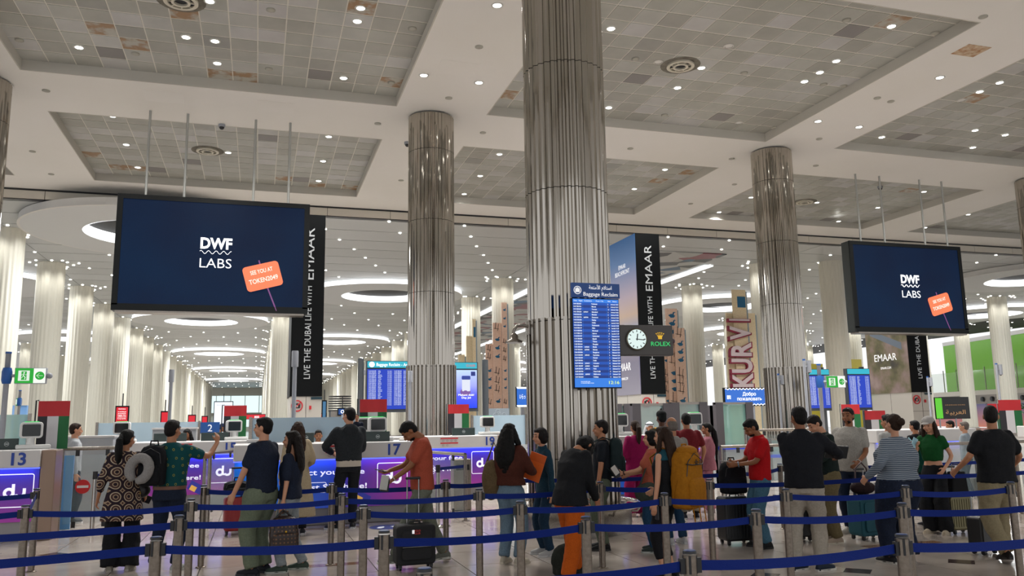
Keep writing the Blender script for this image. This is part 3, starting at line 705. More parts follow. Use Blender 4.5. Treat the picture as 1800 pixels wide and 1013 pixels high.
# clock sign
t = thing('clock_sign', 'grey box sign with a round lit clock and green lettering, right of the flight board', 'clock', (5.47, 11.0, 2.585), -.06)
MB().box(-.43, .43, -.02, .16, 0, .45).build('housing', mat('warm_grey', '4c4846', .5), t, bev=.01)
dk = MB(); dk.T = Matrix.Translation((-.16, -.02, .235)) @ Matrix.Rotation(pi/2, 4, 'X'); dk.lathe([(.165, -.01), (.165, .03), (.145, .035)], 40); dk.build('clock_rim', mat('dark_bezel', '6e6a5c', .35, metal=.8), t)
dk = MB(); dk.T = Matrix.Translation((-.16, -.056, .235)) @ Matrix.Rotation(pi/2, 4, 'X'); dk.lathe([(.145, -.01), (.145, 0)], 40); dk.build('clock_face', emis('clock_face', 'dff2ee', .95), t)
for i in range(12):
    tk = MB(); tk.T = Matrix.Translation((-.16, -.058, .235)) @ Matrix.Rotation(i*pi/6, 4, 'Y'); tk.box(-.006, .006, -.002, 0, .105, .135); tk.build('hour_mark', black, t)
for nm, a, ln, wd in (('hour_hand', R(8), .08, .008), ('minute_hand', R(96), .115, .006)):
    tk = MB(); tk.T = Matrix.Translation((-.16, -.062, .235)) @ Matrix.Rotation(a, 4, 'Y'); tk.box(-wd, wd, -.002, 0, -.02, ln); tk.build(nm, black, t)
text('ROLEX', .062, emis('green_letters', '35c46a', 1.0), t, (.22, -.03, .14), w=.31, bold=.01)
cr = MB(); zc0 = .26
for i in range(5):
    a = (i-2)*.3; cr.T = Matrix.Translation((.22+(i-2)*.008, -.025, zc0)) @ Matrix.Rotation(a, 4, 'Y'); cr.add([(-.01, 0, 0), (.01, 0, 0), (.0, 0, .07)], [(0, 1, 2)]); cr.ell((0, 0, .075), (.009, .004, .009), 8, 4)
cr.T = Matrix.Translation((.22, -.025, zc0-.01)); cr.box(-.03, .03, -.003, 0, -.008, .006); cr.build('crown_emblem', emis('gold_pixels', 'e8b62a', 1.0), t)
MB().box(-.55, -.42, .02, .1, .18, .27).build('bracket', steel, t)
MB().ell((.45, .07, .22), (.05, .05, .05), 12, 8).build('end_knob', mat('dark_red_knob', '4a3038', .4), t)
# far departure boards
m_cy = emis('cyan_sign', '2fb3c9', 1.0); m_fb = emis('far_board_blue', '1a3fc0', .95)
def farboard(px0, px1, py0, py1, Y, lab, cat='information screen', body=m_fb, rows=True, head=True, cols=2):
    a = at(px0, py1, y=Y); b_ = at(px1, py0, y=Y); Wd = b_.x-a.x; Hh = b_.z-a.z
    t = thing('departure_board', lab, cat, ((a.x+b_.x)/2, Y, a.z))
    hd = Hh*.13 if head else 0
    MB().box(-Wd/2-.04, Wd/2+.04, .02, .2, -.1, Hh+.02).build('housing', mat('board_frame', '3c4147', .4), t)
    boxo('screen', body, t, -Wd/2, Wd/2, 0, .03, 0, Hh-hd*1.25)
    if head:
        boxo('header', m_cy, t, -Wd/2, Wd/2, -.02, .03, Hh-hd, Hh)
    if rows:
        n = 26; hh = (Hh-hd*1.25)*.88/n; cw = Wd/cols
        for c in range(cols):
            many(['%02d:%02d EK%03d' % (12+i//6, rnd.randint(0, 59), rnd.randint(100, 999)) for i in range(n)], hh*.55, m_txt, t, -Wd/2+c*cw+.04*cw, Hh-hd*1.25-hh*1.6, -hh, 'flight_text', cw*.3)
            many([rnd.choice(cities) for i in range(n)], hh*.55, m_txt, t, -Wd/2+c*cw+.42*cw, Hh-hd*1.25-hh*1.6, -hh, 'city_text')
            many(['On time' for i in range(n)], hh*.5, m_txt, t, -Wd/2+c*cw+.78*cw, Hh-hd*1.25-hh*1.6, -hh, 'status_text', cw*.18)
    return t, Wd, Hh, hd
t, Wd, Hh, hd = farboard(645, 735, 636, 720, 27, 'wide blue flight board left of the second mirror column')
text('Baggage Reclaim - Arrivals', hd*.5, white_glow, t, (.08, -.03, Hh-hd*.75), w=Wd*.75, name='header_lettering')
MB().lathe([(.09, 0), (.09, .01)], 18).build('header_symbol', white_glow, t, (-Wd/2+.14, -.02, Hh-hd*.5), (pi/2, 0, 0))
for sx in (-Wd/2-.2, ): MB().lathe([(.1, -2.1), (.1, Hh+.1)], 12, (sx, .1)).build('post', mat('dark_post', '4b5055', .4), t)
MB().box(-Wd/2-.2, -Wd/2, .05, .15, Hh*.72, Hh*.82).build('bracket', grey_paint, t)
t, Wd, Hh, hd = farboard(800, 838, 638, 718, 25, 'portrait advertising screen with a smartphone, right of the second mirror column', 'advertising screen',
    body=mat('phone_ad', '4a6fd0', .4, fn=grad_fn(2, [(0, '1033c0'), (.3, '3f46c8'), (.55, '7f86c8'), (1, '9fb6d8')], emit=.9, lo=0, hi=1.3)), rows=False)
ph = MB(); ph.prism(rrect(-.13, .13, .52, .98, .03), -.012, 0); ph.build('phone_picture', emis('phone_white', 'dfe4f2', 1), t)
ph = MB(); ph.prism(rrect(-.14, .14, .88, 1.0, .03), -.016, -.013); ph.build('phone_top', emis('phone_blue', '2a3f9c', .9), t)
ph = MB(); ph.ell((-.02, -.005, .5), (.17, .008, .12), 14, 6); ph.build('hand_picture', emis('hand_violet', '8a5fae', .8), t)
text('Makani dxb!\nDay Jid', .06, white_glow, t, (0, -.016, .38), w=.5); boxo('badge', emis('badge_blue', '1a2f80', .9), t, .16, .3, -.01, 0, 1.0, 1.13)
text('12:16:04', .08, emis('red_digits', 'd04a28', 1.2), t, (.14, -.035, Hh-hd*.7), w=.28, name='clock_digits'); MB().lathe([(.1, -2.1), (.1, Hh+.1)], 12, (Wd/2+.3, .1)).build('post', mat('dark_post'), t)
t, Wd, Hh, hd = farboard(1424, 1456, 650, 718, 27, 'blue flight board left of the broad white fluted column', cols=1)
MB().lathe([(.1, -2.1), (.1, Hh+.1)], 12, (Wd/2-.1, .3)).build('post', mat('dark_post'), t)
t, Wd, Hh, hd = farboard(1495, 1527, 649, 717, 27, 'blue flight board right of the broad white fluted column', cols=1)
MB().lathe([(.1, -2.1), (.1, Hh+.1)], 12, (Wd/2-.1, .3)).build('post', mat('dark_post'), t)
# ------------------------------------------------ exit signs on posts
m_gr = emis('exit_green', '12a12a', 1.0); m_wh = emis('exit_white', 'f2f6ee', 1.0); m_exw = emis('exit_white_dim', 'e6f2e4', .9)
def exit_sign(px0, px1, py0, py1, pole_px, Y, lab, arrow=-1, poletop=None, full=True):
    a = at(px0, py1, y=Y); b_ = at(px1, py0, y=Y); pp = at(pole_px, (py0+py1)/2, y=Y); Wd = b_.x-a.x; Hh = b_.z-a.z
    t = thing('exit_sign', lab, 'exit sign', (pp.x, Y, 0)); x0 = a.x-pp.x; z0 = a.z
    r = Hh*.16
    MB().lathe([(r, 0), (r, z0+Hh*1.9), (r*1.1, z0+Hh*1.9), (r*1.1, z0+Hh*2.0)], 14).build('post', grey_paint, t)
    MB().lathe([(r*1.12, z0+Hh*1.88), (r*1.12, z0+Hh*2.0)], 14).build('post_cap', blue_plastic, t)
    MB().lathe([(r*1.5, z0), (r*1.9, z0+Hh*.25), (r*1.9, z0+Hh*.75), (r*1.5, z0+Hh)], 12).build('clamp_collar', blue_plastic, t)
    MB().tube([(r, 0, z0+Hh/2), (x0+.02, 0, z0+Hh/2)], Hh*.1, 8).build('arm', grey_paint, t)
    MB().box(x0, x0+Wd, -.03, .07, z0, z0+Hh).build('housing', grey_paint, t, bev=.008)
    sp = x0+Wd*(.6 if full else 1)
    boxo('green_field', m_gr, t, x0+.01, sp, -.036, -.03, z0+.01, z0+Hh-.01)
    if full: boxo('white_field', m_wh, t, sp, x0+Wd-.01, -.036, -.03, z0+.01, z0+Hh-.01)
    q = (x0+sp)/2; s1 = Hh*.3
    boxo('door_symbol', m_exw, t, q-s1*1.05, q+s1*1.05, -.04, -.036, z0+Hh*.18, z0+Hh*.82)
    dg = MB(); zc1 = z0+Hh/2; u = Hh*.28
    dg.box(q-u*.5, q+u*.55, -.043, -.04, zc1-u*.95, zc1+u*.95); dg.build('doorway', m_gr, t)
    mn = MB(); mn.ell((q+u*.05, -.046, zc1+u*.65), (u*.17, .003, u*.17), 10, 5)
    for pts in ([(0, .45), (-.1, 0), (.3, -.35), (.2, -.8)], [(-.1, 0), (-.3, -.4), (-.7, -.75)], [(0, .4), (-.45, .2), (-.55, -.1)], [(0, .4), (.35, .15), (.6, .3)]):
        mn.tube([(q+u*x, -.046, zc1+u*z) for x, z in pts], u*.1, 5, flat=.4)
    mn.build('running_figure', m_exw, t)
    if full:
        q2 = (sp+x0+Wd)/2; dg = MB(); dg.T = Matrix.Translation((q2, -.036, zc1)) @ Matrix.Rotation(pi/2, 4, 'X'); dg.lathe([(Hh*.26, 0), (Hh*.26, .004)], 24); dg.build('arrow_disc', m_gr, t)
        ar = MB(); a1 = Hh*.18*arrow; ar.tube([(q2-a1, -.044, zc1), (q2+a1, -.044, zc1)], Hh*.025, 5, flat=.4); ar.tube([(q2+a1*.1, -.044, zc1+abs(a1)*.8), (q2+a1, -.044, zc1), (q2+a1*.1, -.044, zc1-abs(a1)*.8)], Hh*.025, 5, flat=.4); ar.build('arrow', m_wh, t)
        MB().ell((x0+Wd+.04, .02, zc1), (.05, .05, .05), 10, 6).build('end_knob', grey_paint, t)
exit_sign(25, 83, 647, 675, 12, 15.65, 'green and white exit sign, left arrow, on a post at the left edge')
exit_sign(1452, 1484, 661, 682, 1441, 21, 'green exit sign with right arrow beside the third mirror column', arrow=1)
exit_sign(1514, 1527, 692, 704, 1508, 30, 'small green exit sign on a post right of the broad fluted column', full=False)
exit_sign(28, 38, 700, 714, 34, 27, 'small distant green exit sign low behind the left exit sign', full=False)
# ------------------------------------------------ camera poles
def cam_pole(px, py0, py1, Y, lab, side=0, wd=1.0):
    a = at(px, py0, y=Y); b_ = at(px, py1, y=Y); h = a.z-b_.z
    t = thing('camera_pole', lab, 'camera pole', (a.x, Y, 0))
    r = h*.21
    if side == 0:
        MB().lathe([(r*.62, 0), (r*.62, b_.z)], 14).build('pole', grey_paint, t)
        MB().lathe([(r, b_.z), (r, a.z-.02), (r*.9, a.z)], 18).build('hood', grey_paint, t)
        MB().ell((0, 0, b_.z), (r*.55, r*.55, r*.5), 12, 6).build('dome', black, t)
    else:
        MB().lathe([(r*.55, 0), (r*.55, a.z)], 12).build('pole', grey_paint, t)
        MB().lathe([(r*.57, a.z), (r*.57, a.z+.04)], 12).build('pole_cap', blue_plastic, t)
        x = r*2.1*side
        MB().lathe([(r*.95, b_.z), (r*.95, a.z)], 16, (x, 0)).build('hood', grey_paint, t)
        MB().ell((x, 0, b_.z), (r*.5, r*.5, r*.45), 12, 6).build('dome', black, t)
        MB().tube([(0, 0, (a.z+b_.z)/2), (x, 0, (a.z+b_.z)/2)], r*.3, 6).build('bracket', grey_paint, t)
cam_pole(302, 650, 672, 17, 'grey camera pole behind the man in the teal shirt')
cam_pole(519, 617, 645, 17, 'grey camera pole before the left advertising tower')
cam_pole(721, 652, 672, 19, 'grey camera pole at the left flank of the second mirror column')
cam_pole(1368, 660, 676, 17, 'grey camera pole with side hood before the third mirror column', 1)
cam_pole(1413, 634, 655, 19, 'grey camera pole with side hood at the right flank of the third mirror column', 1)
cam_pole(1630, 664, 679, 22, 'grey camera pole with side hood before the right advertising tower', 1)
cam_pole(1751, 641, 659, 20.2, 'grey camera pole with side hood before the green wall', 1)
# wall mounted small camera on far posts skipped where hidden
# ------------------------------------------------ counters
m_slab = mat('counter_white', 'c9c7c6', .35); m_plinth = mat('counter_plinth', '8f8c8b', .35, metal=.4)
m_duL = mat('violet_print_painted_glow', '5a2a8c', .35, fn=grad_fn(2, [(0, '8c2a86'), (.45, '5c2a90'), (1, '1f2bb0')], emit=.33, lo=0, hi=.8))  # violet print; blue top and emission stand in for the under-slab glow
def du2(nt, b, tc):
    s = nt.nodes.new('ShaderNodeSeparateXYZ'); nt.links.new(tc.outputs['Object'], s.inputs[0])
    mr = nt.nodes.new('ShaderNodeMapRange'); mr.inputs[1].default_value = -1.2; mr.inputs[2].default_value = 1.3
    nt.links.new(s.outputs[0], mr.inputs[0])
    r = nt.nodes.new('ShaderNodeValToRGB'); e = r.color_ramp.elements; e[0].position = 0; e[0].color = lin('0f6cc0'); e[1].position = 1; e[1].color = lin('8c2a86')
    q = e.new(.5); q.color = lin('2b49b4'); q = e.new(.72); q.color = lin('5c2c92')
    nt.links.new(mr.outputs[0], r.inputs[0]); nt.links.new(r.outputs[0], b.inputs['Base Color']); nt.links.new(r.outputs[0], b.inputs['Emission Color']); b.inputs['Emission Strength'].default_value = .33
m_du2 = mat('blue_violet_print_added_glow', '2b49b4', .35, fn=du2)  # printed colours, plus emission that paints a glow into the panel
m_pw = mat('print_white', 'e8e6f4', .4, emit='e8e6f4', es=.75)
m_gold = mat('print_gold', 'd8a64a', .4, emit='d8a64a', es=.5)
m_bz = mat('booth_beige_metal', '8a7464', .35, metal=.5)
def du_logo(t, x, z, s):
    """rounded square holding the two round letters"""
    frame_rr('logo_frame', m_pw, t, x-s, x+s, z-s*.95, z+s*.95, s*.14, s*.05, -.012)
    mb = MB(); k = s*.42; y_ = -.012
    arc = lambda cx, cz, r, a0, a1, n=16: [(cx+r*cos(a0+(a1-a0)*i/n), y_, cz+r*sin(a0+(a1-a0)*i/n)) for i in range(n+1)]
    cx = x-s*.27; cz = z-s*.12; r = s*.22
    mb.tube(arc(cx, cz, r, 0, 2*pi, 22)[:-1], s*.085, 6, closed=True, flat=.3)
    mb.tube([(cx+r, y_, cz+s*.5), (cx+r, y_, cz), (cx+r*1.15, y_, cz-r*.75)]+arc(x+s*.3, cz, r, pi*1.25, pi*2, 10)+[(x+s*.3+r, y_, cz+s*.24)], s*.085, 6, flat=.3)
    mb.build('logo_letters', m_pw, t)
def counter(x0, x1, Y, num, lab, panel, txt=True, blue=1.0, numx=-.3, logox=None, plinth=True, depth=1.1):
    c = (x0+x1)/2; W = x1-x0; t = thing('counter_booth', lab, 'counter', (c, Y, 0)); h = W/2
    MB().box(-h, h, .16, depth, 0, .28).build('plinth', m_plinth, t, bev=.01)
    MB().box(-h+.02, h-.02, .1, depth, .28, 1.08).build('body', m_slab, t)
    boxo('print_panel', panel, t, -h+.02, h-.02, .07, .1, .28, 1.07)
    MB().box(-h, h, -.05, depth, 1.08, 1.34).build('top_fascia', m_slab, t, bev=.015)
    MB().box(-h, h, -.02, .0, 1.06, 1.08).build('light_strip', emis('blue_led', '5a6cff', 1.5), t)
    a_ = area((0, .0, 1.05), 3.5*blue, W*.95, .04, (.18, .25, 1), (0, .35, -1)); a_.parent = t
    if num: text(num, .178, blue_ink, t, (h+numx, -.056, 1.125), bold=.035, name='number', ext=.003)
    # notice stickers
    if num:
        for zz in (1.3, 1.2):
            nx = h+numx-.92
            boxo('notice_bar', red_ink, t, nx-.2, nx+.2, -.056, -.05, zz-.025, zz)
            for q in range(4 if zz > 1.25 else 2): 
                rg = MB(); rg.T = Matrix.Translation((nx-.14+q*.095, -.051, zz-.06)) @ Matrix.Rotation(pi/2, 4, 'X'); ring_band(rg, .016, .022, 0, .004, 12); rg.build('notice_symbol', mat('notice_grey', '8d8488', .5), t)
    if logox is not None: 
        o = bpy.data.objects.new('print_artwork', None); col.objects.link(o); o.parent = t; o.location = (0, .08, 0)
        du_logo(o, logox, .74, .26)
        if txt:
            text('Collect your free', .085, m_pw, o, (logox-.47, -.012, .82), align='RIGHT', w=1.35, bold=.02)
            text('Tourist SIM here!', .085, m_pw, o, (logox-.42, -.012, .58), align='RIGHT', w=1.35, bold=.02)
            frame_rr('word_frame', m_pw, o, logox-1.75, logox-1.1, .53, .7, .03, .008, -.012)
            g = MB(); g.T = Matrix.Translation((logox-.52, -.012, .42)) @ Matrix.Rotation(.5, 4, 'Y'); g.box(-.14, .14, 0, .004, -.09, .09); g.build('card_print', mat('print_navy', '2a2f8c', .4, emit='2a2f8c', es=.4), o)
            g = MB(); g.T = Matrix.Translation((logox-.56, -.018, .4)) @ Matrix.Rotation(.5, 4, 'Y'); g.box(-.07, .05, 0, .004, -.05, .05); g.build('chip_print', m_gold, o)
            g = MB()
            for q in range(6): g.ell((logox-1.95+.05*cos(q*1.05), -.012, .5+.07*sin(q*1.05)), (.03, .004, .03), 8, 4)
            g.build('flower_print', mat('print_pink', 'c0308c', .4, emit='c0308c', es=.4), o)
    # end post
    MB().box(h+.0, h+.2, .02, .5, 0, 1.33).build('end_post', m_bz, t, bev=.01)
    return t
Y1, Y2 = 14.22, 18.1
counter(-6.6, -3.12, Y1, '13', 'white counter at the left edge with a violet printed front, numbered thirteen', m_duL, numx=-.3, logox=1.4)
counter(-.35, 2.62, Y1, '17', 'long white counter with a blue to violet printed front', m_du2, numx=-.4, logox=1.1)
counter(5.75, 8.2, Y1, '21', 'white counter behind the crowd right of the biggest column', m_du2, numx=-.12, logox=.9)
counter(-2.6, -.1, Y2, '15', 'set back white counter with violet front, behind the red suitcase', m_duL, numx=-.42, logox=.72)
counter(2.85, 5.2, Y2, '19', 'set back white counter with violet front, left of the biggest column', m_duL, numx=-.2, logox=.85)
counter(12.2, 14.8, Y1, None, 'white counter half hidden behind the woman in the green top', m_slab, blue=.25)
counter(17.2, 20, Y1, None, 'white counter at the right edge behind the man in the black shirt', m_slab, blue=.25)
# blue stands beside counter 13 end
m_bluep = mat('blue_lit_glass', '5a8cb4', .3, emit='2d78c8', es=.06)
q0 = at(98, 900, y=15.6)
t = thing('glass_partition', 'upright pale blue glass panel right of counter 13', 'glass panel', (q0.x+.12, 15.6, 0)); MB().box(-.15, .1, 0, .04, 0, 1.2).build('panel', m_bluep, t)
# objects on the counters -------------------------------------------------
m_red = mat('flag_red', 'b81f28', .6); m_grn = mat('flag_green', '08602f', .6); m_fw = mat('flag_white', 'c9c8cc', .6); m_fb_ = mat('flag_black', '201f27', .6)
def flag(px0, px1, py0, py1, Y, lab, pole=True):
    a = at(px0, py1, y=Y); b_ = at(px1, py0, y=Y); W = b_.x-a.x; H = b_.z-a.z
    t = thing('flag_panel', lab, 'flag', (a.x, Y, a.z)); g = .0
    wv = lambda mb, x0, x1, z0, z1: [mb.add([(x0+(x1-x0)*i/4, .012*sin(5*(x0+(x1-x0)*i/4)/W), z0) for i in range(5)]+[(x0+(x1-x0)*i/4, .012*sin(5*(x0+(x1-x0)*i/4)/W), z1) for i in range(5)]+[(x0+(x1-x0)*i/4, .012+.012*sin(5*(x0+(x1-x0)*i/4)/W), z0) for i in range(5)]+[(x0+(x1-x0)*i/4, .012+.012*sin(5*(x0+(x1-x0)*i/4)/W), z1) for i in range(5)],
        [(i, i+1, i+6, i+5) for i in range(4)]+[(i+11, i+10, i+15, i+16) for i in range(4)]+[(5, 6, 16, 15), (6, 7, 17, 16), (7, 8, 18, 17), (8, 9, 19, 18)])]
    for nm, m, x0, x1, z0, z1 in (('red_band', m_red, 0, W, H*.68, H), ('black_band', m_fb_, 0, W*.3, 0, H*.68), ('white_band', m_fw, W*.3, W*.66, 0, H*.68), ('green_band', m_grn, W*.66, W, 0, H*.68)):
        mb = MB(); wv(mb, x0, x1, z0, z1); mb.build(nm, m, t)
    if pole:
        low = Y in (15.1, 18.9)
        MB().tube([(-.04, .02, -a.z+(1.34 if low else 0)), (-.04, .02, H+.01), (0, .02, H+.01)], .012, 6).build('flag_stand', black, t)
        MB().box(-.1, .04, -.04, .08, (1.34 if low else 0)-a.z, (1.355 if low else .015)-a.z).build('flag_foot', black, t)
flag(62, 124, 705, 790, 15.1, 'largest flag panel, leftmost in the picture, red, black, white and green')
flag(392, 434, 713, 772, 18.9, 'second flag panel from the left, behind the heads of two people')
flag(632, 680, 702, 774, 15.1, 'flag panel behind the man carrying a baby')
flag(788, 824, 711, 762, 18.9, 'flag panel right of the second mirror column')
flag(1524, 1555, 722, 772, 17, 'flag panel behind the woman in the striped top', pole=True)
flag(1483, 1510, 711, 765, 19, 'flag panel behind the man in the pale grey shirt')
flag(1761, 1793, 703, 762, 19, 'flag panel right of the black shirted man at the right edge')
flag(1741, 1757, 710, 760, 23, 'distant flag panel left of the black shirted man at the right edge')
m_scr = mat('scanner_white', 'd6d6d4', .3); m_scd = mat('scanner_glass', '0b0f12', .12)
def scanner(px, Y, lab, rz=0, z=1.34):
    p = at(px, 760, y=Y); t = thing('face_scanner', lab, 'face scanner', (p.x, Y, z), rz)
    MB().prism(rrect(-.16, .16, .17, .42, .05), -.06, .09).build('head', m_scr, t, bev=.012)
    MB().prism(rrect(-.125, .125, .2, .385, .02), -.068, -.058).build('glass', m_scd, t)
    MB().prism(rrect(-.1, .1, .415, .43, .005), -.05, .05).build('status_light', emis('green_led', '30d060', 1.2), t)
    MB().lathe([(.07, .03), (.055, .12), (.06, .18)], 14).build('neck', m_scr, t)
    MB().box(-.2, .28, -.1, .12, 0, .07).build('base', m_scr, t, bev=.02)
scanner(55, 14.75, 'white face scanner before the leftmost flag panel', .25)
scanner(214, 18.6, 'white face scanner behind the head of the woman in the patterned tunic')
scanner(411, 18.6, 'white face scanner before the second flag from the left', .2)
scanner(641, 15.0, 'white face scanner just left of the salmon shirted walking man', .1)
scanner(663, 14.7, 'white face scanner behind the head of the salmon shirted man', .1)
scanner(857, 18.5, 'white face scanner left of the woman with long curly hair')
scanner(1090, 14.8, 'white face scanner right of the biggest column')
scanner(1221, 14.8, 'white face scanner left of the woman in pink')
m_mon = mat('monitor_back', '20302f', .45)
def monitor(px0, px1, Y, lab, z=1.34, h=.17):
    a = at(px0, 770, y=Y).x; b_ = at(px1, 770, y=Y).x; t = thing('monitor', lab, 'monitor', ((a+b_)/2, Y, z)); W = b_-a
    MB().box(-W/2, W/2, 0, .03, .0, h).build('shell', m_mon, t, bev=.006); MB().box(-.06, .06, .03, .07, -.0, h*.8).build('stand', black, t)
    rg = MB(); rg.T = Matrix.Translation((0, -.002, h/2)) @ Matrix.Rotation(pi/2, 4, 'X'); ring_band(rg, .028, .034, 0, .003, 18); rg.box(-.02, .02, -.008, .008, 0, .003); rg.build('round_logo', mat('logo_grey', 'a9b0b0', .4), t)
monitor(-8, 33, 14.8, 'dark monitor back at the left edge of the picture'); monitor(353, 402, 18.5, 'dark monitor back below the raised hand of the teal shirt man'); monitor(524, 552, 14.9, 'dark monitor back behind the woman in the beige coat')
monitor(643, 685, 14.55, 'dark monitor back right of the man carrying a baby'); monitor(795, 835, 18.5, 'dark monitor back under the flag right of the second mirror column'); monitor(270, 328, 18.7, 'dark monitor back between the tunic woman and the teal shirt man'); monitor(1078, 1098, 14.9, 'dark monitor back right of the biggest column')
# frosted screens and desks behind the counters
def mk_glass(name, c, a, rough=.1, t_=0): return mat(name, c, rough, alpha=a)
m_frost = mk_glass('frosted_glass', 'a8c0d0', .75, .5); m_clear = mk_glass('clear_glass', 'bfd8d8', .1, .05); m_edge = mat('glass_edge', '9dc4c0', .2)
def glass_screen(px0, px1, Y, z0, z1, lab, m=m_frost, posts=True, name='glass_screen'):
    a = at(px0, 760, y=Y).x; b_ = at(px1, 760, y=Y).x; W = b_-a
    t = thing(name, lab, 'glass screen', ((a+b_)/2, Y, z0))
    MB().box(-W/2, W/2, 0, .02, .0, z1-z0).build('pane', m, t); MB().box(-W/2, W/2, -.02, .25, -z0, -.002).build('desk_base', mat('desk_grey', '9ea2a6', .45), t)
    if posts:
        n = max(1, round(W/1.6))
        for k in range(n+1): boxo('clamp_post', steel, t, -W/2+W*k/n-.03, -W/2+W*k/n+.03, -.03, .05, -z0 if z0 < .2 else 0, z1-z0+.02)
    return t
glass_screen(440, 632, 15.9, 1.34, 1.78, 'long frosted glass screen behind the blue fronted counter')
glass_screen(560, 640, 21.5, 1.2, 1.75, 'distant frosted glass screen behind the man carrying a baby')
glass_screen(170, 350, 22, 1.1, 1.75, 'frosted glass desk screen beyond the two people at left')
glass_screen(-20, 50, 20, .9, 1.95, 'greenish glass screen behind counter 13', m=mk_glass('green_glass', '9cc0bc', .7, .3))
glass_screen(830, 925, 22, 1.0, 1.8, 'frosted glass screen left of the biggest column')
# light grey desk blocks
m_desk = mat('desk_grey', '9ea2a6', .45)
for (a, b_, y0, z, lab) in ((70, 200, 17.6, 1.5, 'pale grey desk block behind counter 13'), (268, 345, 20.5, 1.62, 'pale grey cabinet with a small printed mark behind the man in the teal shirt'), (436, 470, 15.5, 1.4, 'pale block at the left end of counter 17')):
    p = at(a, 760, y=y0).x; q = at(b_, 760, y=y0).x; t = thing('service_desk', lab, 'desk', ((p+q)/2, y0, 0)); W = q-p
    MB().box(-W/2, W/2, 0, .5, 0, z-.04).build('body', m_desk, t, bev=.01); MB().box(-W/2-.02, W/2+.02, -.02, .52, z-.04, z).build('top', m_slab, t)
# ------------------------------------------------ railings, gates
def rail_run(pts, h, lab, name='guard_rail', panes=True, r=.03, cat='railing', sign=None):
    """steel rail with posts and glass panes along floor points"""
    o = V(pts[0]); t = thing(name, lab, cat, (o.x, o.y, 0)); P = [V((p[0]-o.x, p[1]-o.y, 0)) for p in pts]
    MB().tube([p+V((0, 0, h)) for p in P], r, 8).build('top_rail', steel, t)
    for p in P:
        MB().lathe([(r, 0), (r, h)], 10, (p.x, p.y)).build('post', steel, t); MB().lathe([(r*2.4, 0), (r*2.4, .01)], 14, (p.x, p.y)).build('foot_plate', steel, t)
    if panes:
        for a, b_ in zip(P[:-1], P[1:]):
            d = (b_-a); L = d.length; an = math.atan2(d.y, d.x)
            g = MB(); g.T = Matrix.Translation(a) @ Matrix.Rotation(an, 4, 'Z'); g.box(.06, L-.06, -.005, .005, .12, h-.1); g.build('glass_pane', m_clear, t)
            c = MB(); c.T = g.T
            for x in (.25*L, .75*L): c.box(x-.03, x+.03, -.012, .012, h-.12, h-.02); c.box(x-.03, x+.03, -.012, .012, .06, .16)
            c.build('pane_clamps', black, t)
    return t
m_nr = mat('no_entry_red', 'd01f22', .45); m_nw = mat('no_entry_white', 'e8e4e4', .45)
a = at(98, 900, y=15.0); b_ = at(200, 900, y=15.0)
t = rail_run([(a.x, 15.2), (b_.x+.05, 15.2)], 1.32, 'steel framed glass gate with a red no entry sign, right of counter 13', 'glass_gate', cat='gate')
pc = at(145, 856, y=15.15)
ng = MB(); ng.T = Matrix.Translation((pc.x-a.x, -.03, pc.z)) @ Matrix.Rotation(pi/2, 4, 'X'); ng.lathe([(.112, 0), (.112, .008)], 30); ng.build('no_entry_disc', m_nr, t)
ng = MB(); ng.T = Matrix.Translation((pc.x-a.x, -.03, pc.z)) ; ng.box(-.085, .085, -.011, 0, -.02, .02); ng.build('no_entry_bar', m_nw, t)
a2 = at(110, 900, y=18.3); b2 = at(210, 900, y=18.3)
t = rail_run([(a2.x, 18.3), ((a2.x+b2.x)/2, 18.3), (b2.x, 18.3)], 1.2, 'second glass gate farther behind the no entry gate', 'glass_gate', cat='gate')
pc = at(157, 830, y=18.25); ng = MB(); ng.T = Matrix.Translation((pc.x-a2.x, -.03, pc.z)) @ Matrix.Rotation(pi/2, 4, 'X'); ring_band(ng, .05, .11, 0, .008, 24); ng.build('red_ring_sticker', m_nr, t)
# rails between counters 17 and 19
a = at(690, 900, y=15).x
t = thing('hoop_rail', 'bent steel hoop rail at the right end of counter 17', 'railing', (2.75, 14.9, 0))
MB().tube([(-.3, 0, 1.33), (.08, 0, 1.33), (.2, 0, 1.22), (.2, 0, 0)], .045, 10).build('hoop', steel, t); MB().lathe([(.1, 0), (.1, .012)], 14, (.2, 0)).build('foot_plate', steel, t)
q1 = at(745, 905, y=15.2); q2 = at(800, 900, z=0)
rail_run([(2.75, 17.6), (3.05, 16.0), (3.42, 13.9)], 1.1, 'steel and glass queue rail running back to counter 19', 'guard_rail')
rail_run([(-.35, 17.9), (-.9, 16.4), (-.75, 15.2)], 1.15, 'steel rail with glass between counters 15 and 17', 'guard_rail')
rail_run([(8.5, 14.1), (10.0, 14.1), (11.5, 14.1)], 1.1, 'steel and glass rail behind the man in the red shirt', 'guard_rail')
rail_run([(10.6, 16.5), (12.6, 16.5)], 1.35, 'farther steel rail between the red shirt and the black shirt men', 'guard_rail')
rail_run([(12.0, 12.6), (13.6, 12.6), (15.2, 12.6), (16.8, 12.6)], 1.1, 'steel and glass rail at the right behind the woman in the green top', 'guard_rail')
# waste bin
t = thing('waste_bin', 'slim steel bin inside the rails right of counter 17', 'bin', (3.75, 15.6, 0)); MB().box(-.17, .17, -.15, .15, 0, .95).build('body', steel, t, bev=.02); MB().box(-.13, .13, -.16, -.14, .75, .85).build('slot', black, t)
